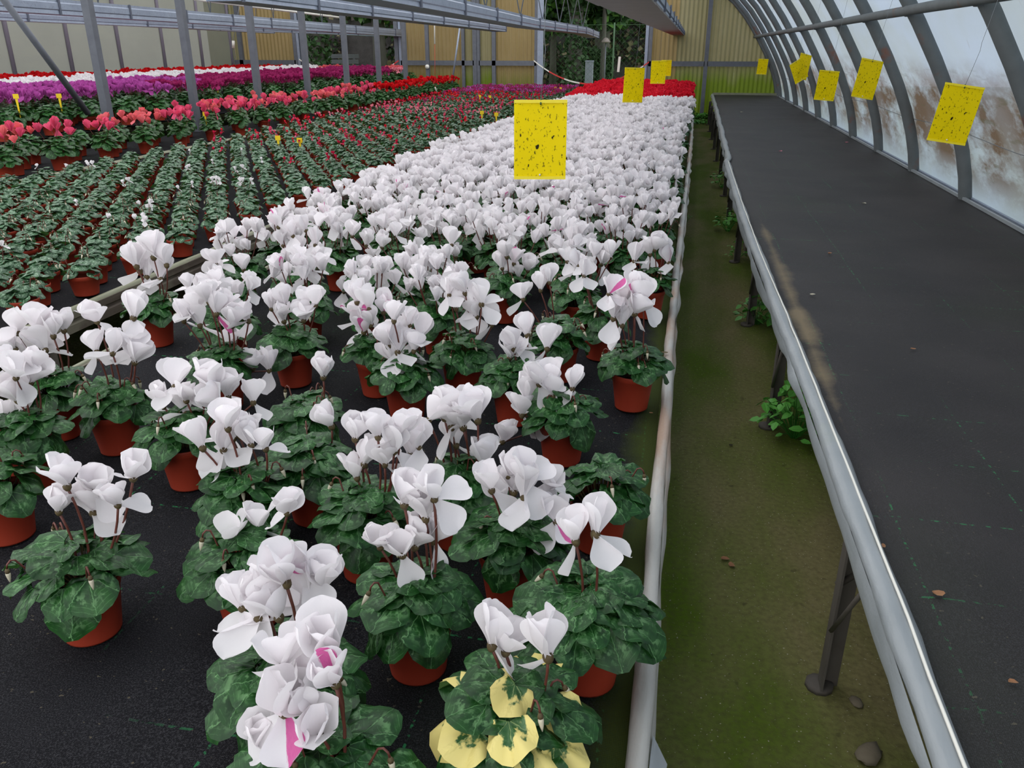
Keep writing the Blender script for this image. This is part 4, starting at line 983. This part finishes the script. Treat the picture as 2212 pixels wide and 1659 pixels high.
hand(base=(880, 914), fl=[(850, 680), (872, 715), (838, 735), (905, 718), (858, 748), (893, 745), (885, 690), (845, 765)], label=W+'with drooping flowers over a rosette of big leaves, centre', nleaf=38, nbud=5)
hand(base=(818, 862), fl=[(770, 640), (797, 655), (772, 680), (828, 662), (800, 690), (785, 705)], label=W+'with three bright pink petals among its white ones', pinks=4, nleaf=32, nbud=4)
hand(root=(800, 610), fl=[(790, 575), (742, 622), (785, 605), (835, 615), (805, 590)], label=W+'just behind the pink-petalled plant', nleaf=30)
hand(base=(1000, 865), fl=[(1010, 655), (1040, 645), (1062, 690), (1030, 672), (985, 655), (1005, 620), (970, 625)], label=W+'with a long chain of flowers right of centre', nleaf=36, nbud=6)
hand(base=(1110, 925), fl=[(1110, 740), (1140, 712), (1182, 740), (1100, 760)], label=W+'with three nodding flowers behind the pair of near right plants', nleaf=40, nbud=5)
hand(root=(990, 1050), fl=[(925, 890), (960, 885), (1000, 880), (1032, 890), (985, 945), (1000, 905), (1045, 990), (975, 905)], label=W+'with rounded flowers massed above the front centre plants', nleaf=32, nbud=4)
hand(base=(1212, 1012), fl=[(1138, 850), (1165, 815), (1195, 842), (1237, 825), (1207, 885), (1128, 882), (1085, 940), (1190, 815)], label=W+'with loose flowers in front of open black cloth on the right', nleaf=34, nbud=8)
hand(base=(1290, 1203), fl=[], label='flowerless cyclamen with crinkled silver-veined leaves by the wrapped edge', leafset=LEAF_CRINKLED, nbud=3, nleaf=34, R=.095)
hand(root=(1105, 1165), fl=[(1062, 1040), (1098, 1008), (1130, 1022), (1090, 1062), (1132, 1055), (1192, 1035), (1158, 1098), (1203, 1108), (1110, 1045)], label=W+'with an ochre-stained petal and a pink fleck, right of centre', nleaf=38, pinks=1, nbud=5)
hand(base=(1265, 1507), fl=[(1287, 1132), (1245, 1148)], label=W+'with two flowers and leaves reaching over the wrapped edge', nleaf=52, nbud=4, R=.125)
hand(root=(1110, 1545), fl=[(1062, 1372), (1092, 1385), (1185, 1395)], label=W+'with yellow variegated leaves at the bottom of the photo', extra=(LEAF_YELLOW, .3), nleaf=38, nbud=3, R=.115)
hand(base=(1362, 893), fl=[(1315, 622), (1352, 640), (1368, 618), (1325, 675), (1390, 640), (1372, 665), (1345, 690)], label=W+'alone by the wrapped edge with two pink-splashed flowers, pot fully visible', pinks=2, nleaf=34, nbud=4)
hand(base=(1205, 830), fl=[(1130, 635), (1187, 598), (1168, 615)], label=W+'with three thin-stalked flowers behind the near right ones', nleaf=44, nbud=7)
hand(root=(1300, 690), fl=[(1262, 585), (1250, 562)], label=W+'small one half hidden behind the lone edge plant', nleaf=30, nbud=3)
hand(base=(1398, 692), fl=[(1370, 555), (1405, 540), (1432, 540), (1445, 558), (1415, 530)], label=W+'in the pot tucked behind the lone edge plant', nleaf=36, nbud=3, pinks=1)
hand(root=(1245, 640), fl=[(1245, 575), (1275, 580), (1300, 560), (1320, 545), (1225, 555), (1285, 545)], label=W+'with overlapping flowers just left of the wrapped-edge plants', nleaf=36)
hand(root=(645, 610), fl=[(600, 480), (632, 500), (660, 488), (610, 520), (650, 530), (690, 545), (622, 560), (662, 565), (598, 572), (650, 580), (680, 520)], label=W+'with a tall stack of flowers and magenta petals near the rail', pinks=3, nleaf=36, nbud=4)
hand(root=(492, 630), fl=[(465, 560), (468, 588), (525, 573)], label=W+'small one with three flowers against the gap between the beds', nleaf=34, nbud=6)
hand(root=(600, 480+125), fl=[(595, 470)], label=W+'in a small half-hidden pot right at the bed corner by the rail', nleaf=24, nbud=1) if False else None
hand(root=(1090, 620), fl=[(1085, 570), (1110, 560), (1140, 575), (1120, 590), (1095, 545)], label=W+'with a star-shaped flower group behind the chain-flowered plant', nleaf=34, pinks=1, nbud=5)
hand(root=(970, 600), fl=[(930, 560), (960, 570), (985, 545), (945, 595), (920, 585), (975, 520)], label=W+'with a tall narrow column of flowers in the centre', nleaf=34)
hand(root=(870, 600), fl=[(790, 520), (825, 525), (760, 500), (805, 545)], label=W+'leafy one with low flowers left of the tall white column', nleaf=36)
print('hand plants', len(HAND))

# ------------------------------------------------------------------ the rest of the beds in hexagonal rows
ORD = ['first', 'second', 'third', 'fourth', 'fifth', 'sixth', 'seventh', 'eighth', 'ninth', 'tenth', 'eleventh', 'twelfth', 'thirteenth', 'fourteenth', 'fifteenth', 'sixteenth', 'seventeenth', 'eighteenth', 'nineteenth', 'twentieth']
TENS = {2: 'twenty', 3: 'thirty', 4: 'forty', 5: 'fifty', 6: 'sixty', 7: 'seventy', 8: 'eighty', 9: 'ninety'}
def nth(k):
    if k <= 20: return ORD[k-1]
    if k >= 100: return 'hundred and '+nth(k-100) if k > 100 else 'hundredth'
    a, b = divmod(k, 10)
    return TENS[a][:-1]+'ieth' if b == 0 else TENS[a]+'-'+ORD[b-1]
def visible(x, y, m=90, top=.35):
    a = proj((x, y, TOP)); b = proj((x, y, TOP+top))
    return (-m < a[0] < 2212+m or -m < b[0] < 2212+m) and b[1] < 1659+m and a[2] > .3
# template meshes shared by the copies
def bloom_mesh(name, seed, n, rad, z0, z1, size, pset, mats): a = blooms_arr(seed, n, rad, z0, z1, size, pset); return np_mesh(name, a, mats)
FOL_A = [np_mesh('foliage', foliage_arr(i, 30, .105, .026, .038, PH+.012, .062, LOWLEAF), ['leaf']) for i in range(5)]
FOL_B = [np_mesh('foliage', foliage_arr(20+i, 24, .072, .020, .028, BH+.002, .046, LOWLEAF), ['leaf_grey']) for i in range(5)]
BL_WHITE = [bloom_mesh('flowers', 30+i, rnd.randint(11, 15), .115, .20, .29, 1.1, LP_MID, ['petal_white', 'stem']) for i in range(7)]
BL_FEW = [bloom_mesh('flowers', 38+i, 6, .07, .20, .27, 1.1, LP_MID, ['petal_white', 'stem']) for i in range(3)]
def mixed_bloom(seed, n, rad, z0, z1, size, mats, frac):
    r = random.Random(seed); acc = NP(); a = blooms_arr(seed, n, rad, z0, z1, size, LP_MID); v, f, mi, uv = a
    # recolour a few whole petals (each petal is a run of equal face count)
    nf = len(LP_MID[0][1]); mi = mi.copy(); i = 0
    while i < len(mi):
        if mi[i] == 0:
            if r.random() < frac: mi[i:i+nf] = 2
            i += nf
        else: i += 1
    return np_mesh('flowers', (v, f, mi, uv), mats)
BL_WP = [mixed_bloom(45+i, 13, .115, .20, .29, 1.1, ['petal_white', 'stem', 'petal_pink'], .05) for i in range(2)]
FL_OBJ = []
for i in range(8):
    acc = NP(); r = random.Random(200+i)
    for (aa, lean, sh) in flower_layout(r): acc.add(LP_MID[sh], Matrix.Rotation(aa, 4, 'Z') @ Matrix.Rotation(lean, 4, 'Y'), 0)
    FL_OBJ.append(np_mesh('flower', acc.arr(), ['petal_white']))
FL_OBJ_P = []
for i in range(3):
    acc = NP(); r = random.Random(240+i)
    for q, (aa, lean, sh) in enumerate(flower_layout(r)): acc.add(LP_MID[sh], Matrix.Rotation(aa, 4, 'Z') @ Matrix.Rotation(lean, 4, 'Y'), 1 if q == 1 else 0)
    FL_OBJ_P.append(np_mesh('flower', acc.arr(), ['petal_white', 'petal_pink']))
COLS = {'coral': 'petal_coral', 'rose': 'petal_rose', 'pale pink': 'petal_palepink', 'magenta': 'petal_magenta', 'crimson': 'petal_crimson', 'red': 'petal_red', 'scarlet': 'petal_scarlet', 'cherry': 'petal_cherry', 'white': 'petal_white'}

def mid_plant(X, Y, label, seed, nfl):
    """leaves and flowers still separate objects"""
    r = random.Random(5000+seed); root = thing('white_cyclamen', label, 'potted plant', (X, Y, TOP+.004), 0, GROUP_A)
    ob('pot', POT_A, root)
    for m_ in leaf_xforms(r, 30, .102, .027, .040, PH+.014, .062): ob('leaf', LEAF[r.randrange(7)], root, m_)
    stems = MB()
    for k in range(nfl):
        a = k*2.39996+r.uniform(-.4, .4); d = .105*math.sqrt((k+.5)/nfl); p = Vector((math.cos(a)*d, math.sin(a)*d, r.uniform(.21, .30)))
        me = FL_OBJ_P[r.randrange(3)] if r.random() < .05 else FL_OBJ[r.randrange(8)]
        ob('flower', me, root, T(p, (r.uniform(-.35, .35)-math.sin(a)*.2, r.uniform(-.35, .35)+math.cos(a)*.2, r.uniform(0, 6.28)), r.uniform(.9, 1.2)))
        stems.tube([(p.x*.2, p.y*.2, PH-.01), (p.x*.7, p.y*.7, (p.z+PH)/2), (p.x, p.y, p.z+.004)], .0021, 4, caps=False)
    part('stems', stems, ['stem'], root)['kind'] = 'stuff'
    for k in range(2): bud_part(root, r, .13, PH)
    return root
def far_plant(name, label, cat_group, X, Y, pot, fol, bl, rz, sc=1.0, z=TOP):
    root = thing(name, label, 'potted plant', (X, Y, z+.004), rz, cat_group, sc)
    ob('pot', pot, root); ob('foliage', fol, root)
    if bl is not None: ob('flowers', bl, root)
    return root

# bed A
s = .262; rows = []; j = 0; y = 1.0
cand = []
row = 0
while y < 19.2:
    xr = rail1_x(y)-.13-(s/2 if j % 2 else 0); k = 0
    while xr > -1.86:
        jx, jy = rnd.uniform(-.03, .03), rnd.uniform(-.03, .03); cand.append((xr+jx, y+jy, j, k)); xr -= s; k += 1
    y += s*.866; j += 1
cand = [c for c in cand if c[1] > 2.3 and visible(c[0], c[1]) and all((c[0]-h[0])**2+(c[1]-h[1])**2 > (.235 if c[1] > 3 else .25)**2 for h in HAND)]
cand.sort(key=lambda c: c[1]); print('bed A rest', len(cand))
RED_Y = 13.0
far_acc = {'white': NP(), 'red': NP()}
POTM_W = {}
FARW = [(foliage_arr(60+i, 16, .135, .04, .052, PH-.004, .06, TINYLEAF), blooms_arr(70+i, 13, .12, .20, .29, 1.2, LP_FAR)) for i in range(5)]
ind = 0
for i, (x, y, j, k) in enumerate(cand):
    if y > 9.4 and x < -.1-.0 and rnd.random() < .0: continue
    if ind+len(HAND) < 298:
        lab = 'white cyclamen, %s pot from the path rail, %s row back in the path bed' % (nth(k+1), nth(j-4))
        if y < 4.6: mid_plant(x, y, lab, i, rnd.randint(8, 13))
        else: far_plant('white_cyclamen', lab, GROUP_A, x, y, POT_A, FOL_A[i % 5], BL_FEW[i % 3] if k == 0 and rnd.random() < .7 else BL_WP[i % 2] if rnd.random() < .06 else BL_WHITE[rnd.randrange(7)], rnd.uniform(0, 6.28), rnd.uniform(.93, 1.07))
        ind += 1
    else:
        key = 'red' if y > RED_Y else 'white'; m_ = T((x, y, TOP+.004), (0, 0, rnd.uniform(0, 6.28)), rnd.uniform(.94, 1.1)); fo, bl = FARW[i % 5]; acc = far_acc[key]
        acc.add(POTLOW_A, m_, 0); acc.add(fo, m_, 1)
        v, f, mi, uv = bl; acc.add((v, f, np.where(mi == 0, 2, 3).astype(np.int32), uv), m_)
for key, acc in far_acc.items():
    if acc.n:
        o = ob('cyclamen_mass', np_mesh('cyclamen_mass', acc.arr(), ['pot', 'leaf', 'petal_'+('scarlet' if key == 'red' else 'white'), 'stem']))
        tag(o, 'solid mass of %s cyclamens filling the far %s of the path bed' % (key if key == 'white' else 'scarlet red', 'half' if key == 'white' else 'end'), 'flowers', kind='stuff')

# bed B: squat pots, hexagonal, mostly leaves
def bedB_colour(x, y, r):
    px_, py_, _ = proj((x, y, TOP+.2))
    if py_ > 345 or px_ < 430: return ('white', r.choice((1, 1, 2, 3))) if r.random() < .10 else (None, 0)
    if py_ > 300: return ('white', 1) if r.random() < .08 else (('cherry', r.choice((1, 2))) if r.random() < .22 else (None, 0))
    if py_ > 245: return (r.choice(('cherry', 'cherry', 'rose', 'scarlet')), r.choice((1, 1, 2))) if r.random() < .5 else (None, 0)
    if py_ > 218: return (r.choice(('rose', 'pale pink', 'rose', 'cherry', 'pale pink')), r.choice((1, 2))) if r.random() < .6 else (None, 0)
    if py_ > 197: return (r.choice(('scarlet', 'red', 'cherry', 'crimson')), r.choice((1, 2, 3))) if r.random() < .8 else (None, 0)
    return (r.choice(('crimson', 'magenta', 'crimson')), 4)
sB = .208; cand = []; j = 0; y = 2.25
while y < 19.9:
    x = -2.505-(sB/2 if j % 2 else 0); k = 0
    while x > -4.86:
        cand.append((x+rnd.uniform(-.01, .01), y+rnd.uniform(-.01, .01), j, k)); x -= sB; k += 1
    y += .18; j += 1
cand = [c for c in cand if visible(c[0], c[1], 40, .2)]; cand.sort(key=lambda c: c[1]*c[1]+c[0]*c[0]); print('bed B', len(cand))
BLB = {}
def small_bloom(col, n):
    key = (col, n)
    if key not in BLB: BLB[key] = [np_mesh('flowers', blooms_arr(300+q*7+n, n, .05,   .165, .19, .5, LP_MID), [COLS[col], 'stem']) for q in range(3)]
    return BLB[key]
accB = NP(); matsB = ['pot', 'leaf_grey', 'stem']; cidx = {}
FARB = [foliage_arr(90+i, 14, .070, .024, .032, BH-.002, .05, TINYLEAF) for i in range(5)]
TINYB = {n: [blooms_arr(400+n*5+q, n, .05, .16, .19, .54, LP_FAR) for q in range(3)] for n in (1, 2, 3, 4, 5)}
GROUP_B = 'small budding cyclamens in the middle bed'
for i, (x, y, j, k) in enumerate(cand):
    col, nf = bedB_colour(x, y, rnd)
    if i < 300:
        st = 'with %s %s bloom%s' % (('one', 'two', 'three', 'four', 'five')[nf-1], col, '' if nf == 1 else 's') if col else 'in bud only'
        lab = 'small grey-green cyclamen %s, %s pot in from the front rail, row %s' % (st, nth(k+1), nth(j+1))
        root = thing('budding_cyclamen', lab, 'potted plant', (x, y, TOP+.004), rnd.uniform(0, 6.28), GROUP_B)
        ob('pot', POT_B, root)
        if y < 4.6 and i < 95:
            r = random.Random(9000+i)
            for m_ in leaf_xforms(r, 24, .072, .020, .028, BH+.002, .046): ob('leaf', LEAF_GREY[r.randrange(5)], root, m_)
            for q in range(2): bud_part(root, r, .07, BH-.02)
        else: ob('foliage', FOL_B[i % 5], root)
        if col: ob('flowers', small_bloom(col, nf)[rnd.randrange(3)], root)
    else:
        m_ = T((x, y, TOP+.004), (0, 0, rnd.uniform(0, 6.28)), rnd.uniform(.95, 1.08)); accB.add(POTLOW_B, m_, 0); accB.add(FARB[i % 5], m_, 1)
        if col:
            if col not in cidx: cidx[col] = len(matsB); matsB.append(COLS[col])
            v, f, mi, uv = TINYB[nf][rnd.randrange(3)]; accB.add((v, f, np.where(mi == 0, cidx[col], 2).astype(np.int32), uv), m_)
if accB.n: tag(ob('cyclamen_mass', np_mesh('cyclamen_mass', accB.arr(), matsB)), 'far rows of small cyclamens with red, pink and crimson blooms in the middle bed', 'flowers', kind='stuff')

# beds C: taller plants, pots 15 cm, colour blocks
def bedC_colour(x, y, r):
    px_, py_, _ = proj((x, y, TOP+.38))
    if x > -6.3:
        if px_ < 330: return r.choice(('coral', 'coral', 'rose'))
        if px_ < 800: return r.choice(('rose', 'rose', 'coral'))
        return 'red'
    if x > -7.9:
        if x > -6.8 and r.random() < .8: return None
        if px_ > 830: return r.choice(('pale pink', 'coral'))
        if px_ < 330: return 'magenta'
        if px_ < 420: return r.choice(('magenta', 'crimson'))
        return 'crimson'
    if x > -9.6:
        if px_ > 700: return r.choice(('pale pink', 'coral'))
        return 'white'
    return 'red'
FOL_C = [np_mesh('foliage', foliage_arr(120+i, 40, .135, .030, .044, .152, .12, LOWLEAF), ['leaf']) for i in range(4)]
BLC = {}
def c_bloom(col, dense):
    key = (col, dense)
    if key not in BLC: BLC[key] = [np_mesh('flowers', blooms_arr(500+q, 17 if dense else (4, 6, 5, 3)[q], .16 if dense else .145, .30 if dense else .235, .37, 1.15 if dense else 1.45, LP_MID), [COLS[col], 'stem']) for q in range(4)]
    return BLC[key]
sC = .36; cand = []; j = 0; y = 5.1
while y < 20.0:
    x = -5.36-(sC/2 if j % 2 else 0); k = 0
    while x > -10.9:
        if not (-6.32 < x < -6.08): cand.append((x+rnd.uniform(-.02, .02), y+rnd.uniform(-.02, .02), j, k))
        x -= sC; k += 1
    y += sC*.866; j += 1
cand = [c for c in cand if visible(c[0], c[1], 60, .4)]; print('bed C', len(cand))
cnt = {}
POTC = pot_mesh(.125, .076, .058, 18)
for i, (x, y, j, k) in enumerate(cand):
    col = bedC_colour(x, y, rnd); front = x > -6.3
    kind = {'coral': 'pink', 'rose': 'pink', 'pale pink': 'pink'}.get(col, col)
    colr = col; col = col or 'leafy'
    lab = '%s cyclamen %s the posts, %s pot in from the left rail, %s row back' % (col, 'before' if front else 'behind', nth(k+1), nth(j+1))
    nm = {'magenta': 'magenta_cyclamen', 'crimson': 'magenta_cyclamen', 'red': 'red_cyclamen', 'white': 'tall_white_cyclamen', 'leafy': 'leafy_cyclamen'}.get(col, 'pink_cyclamen')
    far_plant(nm, lab, 'cyclamens in the far left bed', x, y, POTC, FOL_C[i % 4], (c_bloom(colr, not front)[rnd.randrange(4)] if colr and not (front and k and rnd.random() < .35) else None), rnd.uniform(0, 6.28), rnd.uniform(.88, 1.04) if front else rnd.uniform(1.0, 1.12), z=TOP if front else TOP2)
print('objects', len(bpy.data.objects))
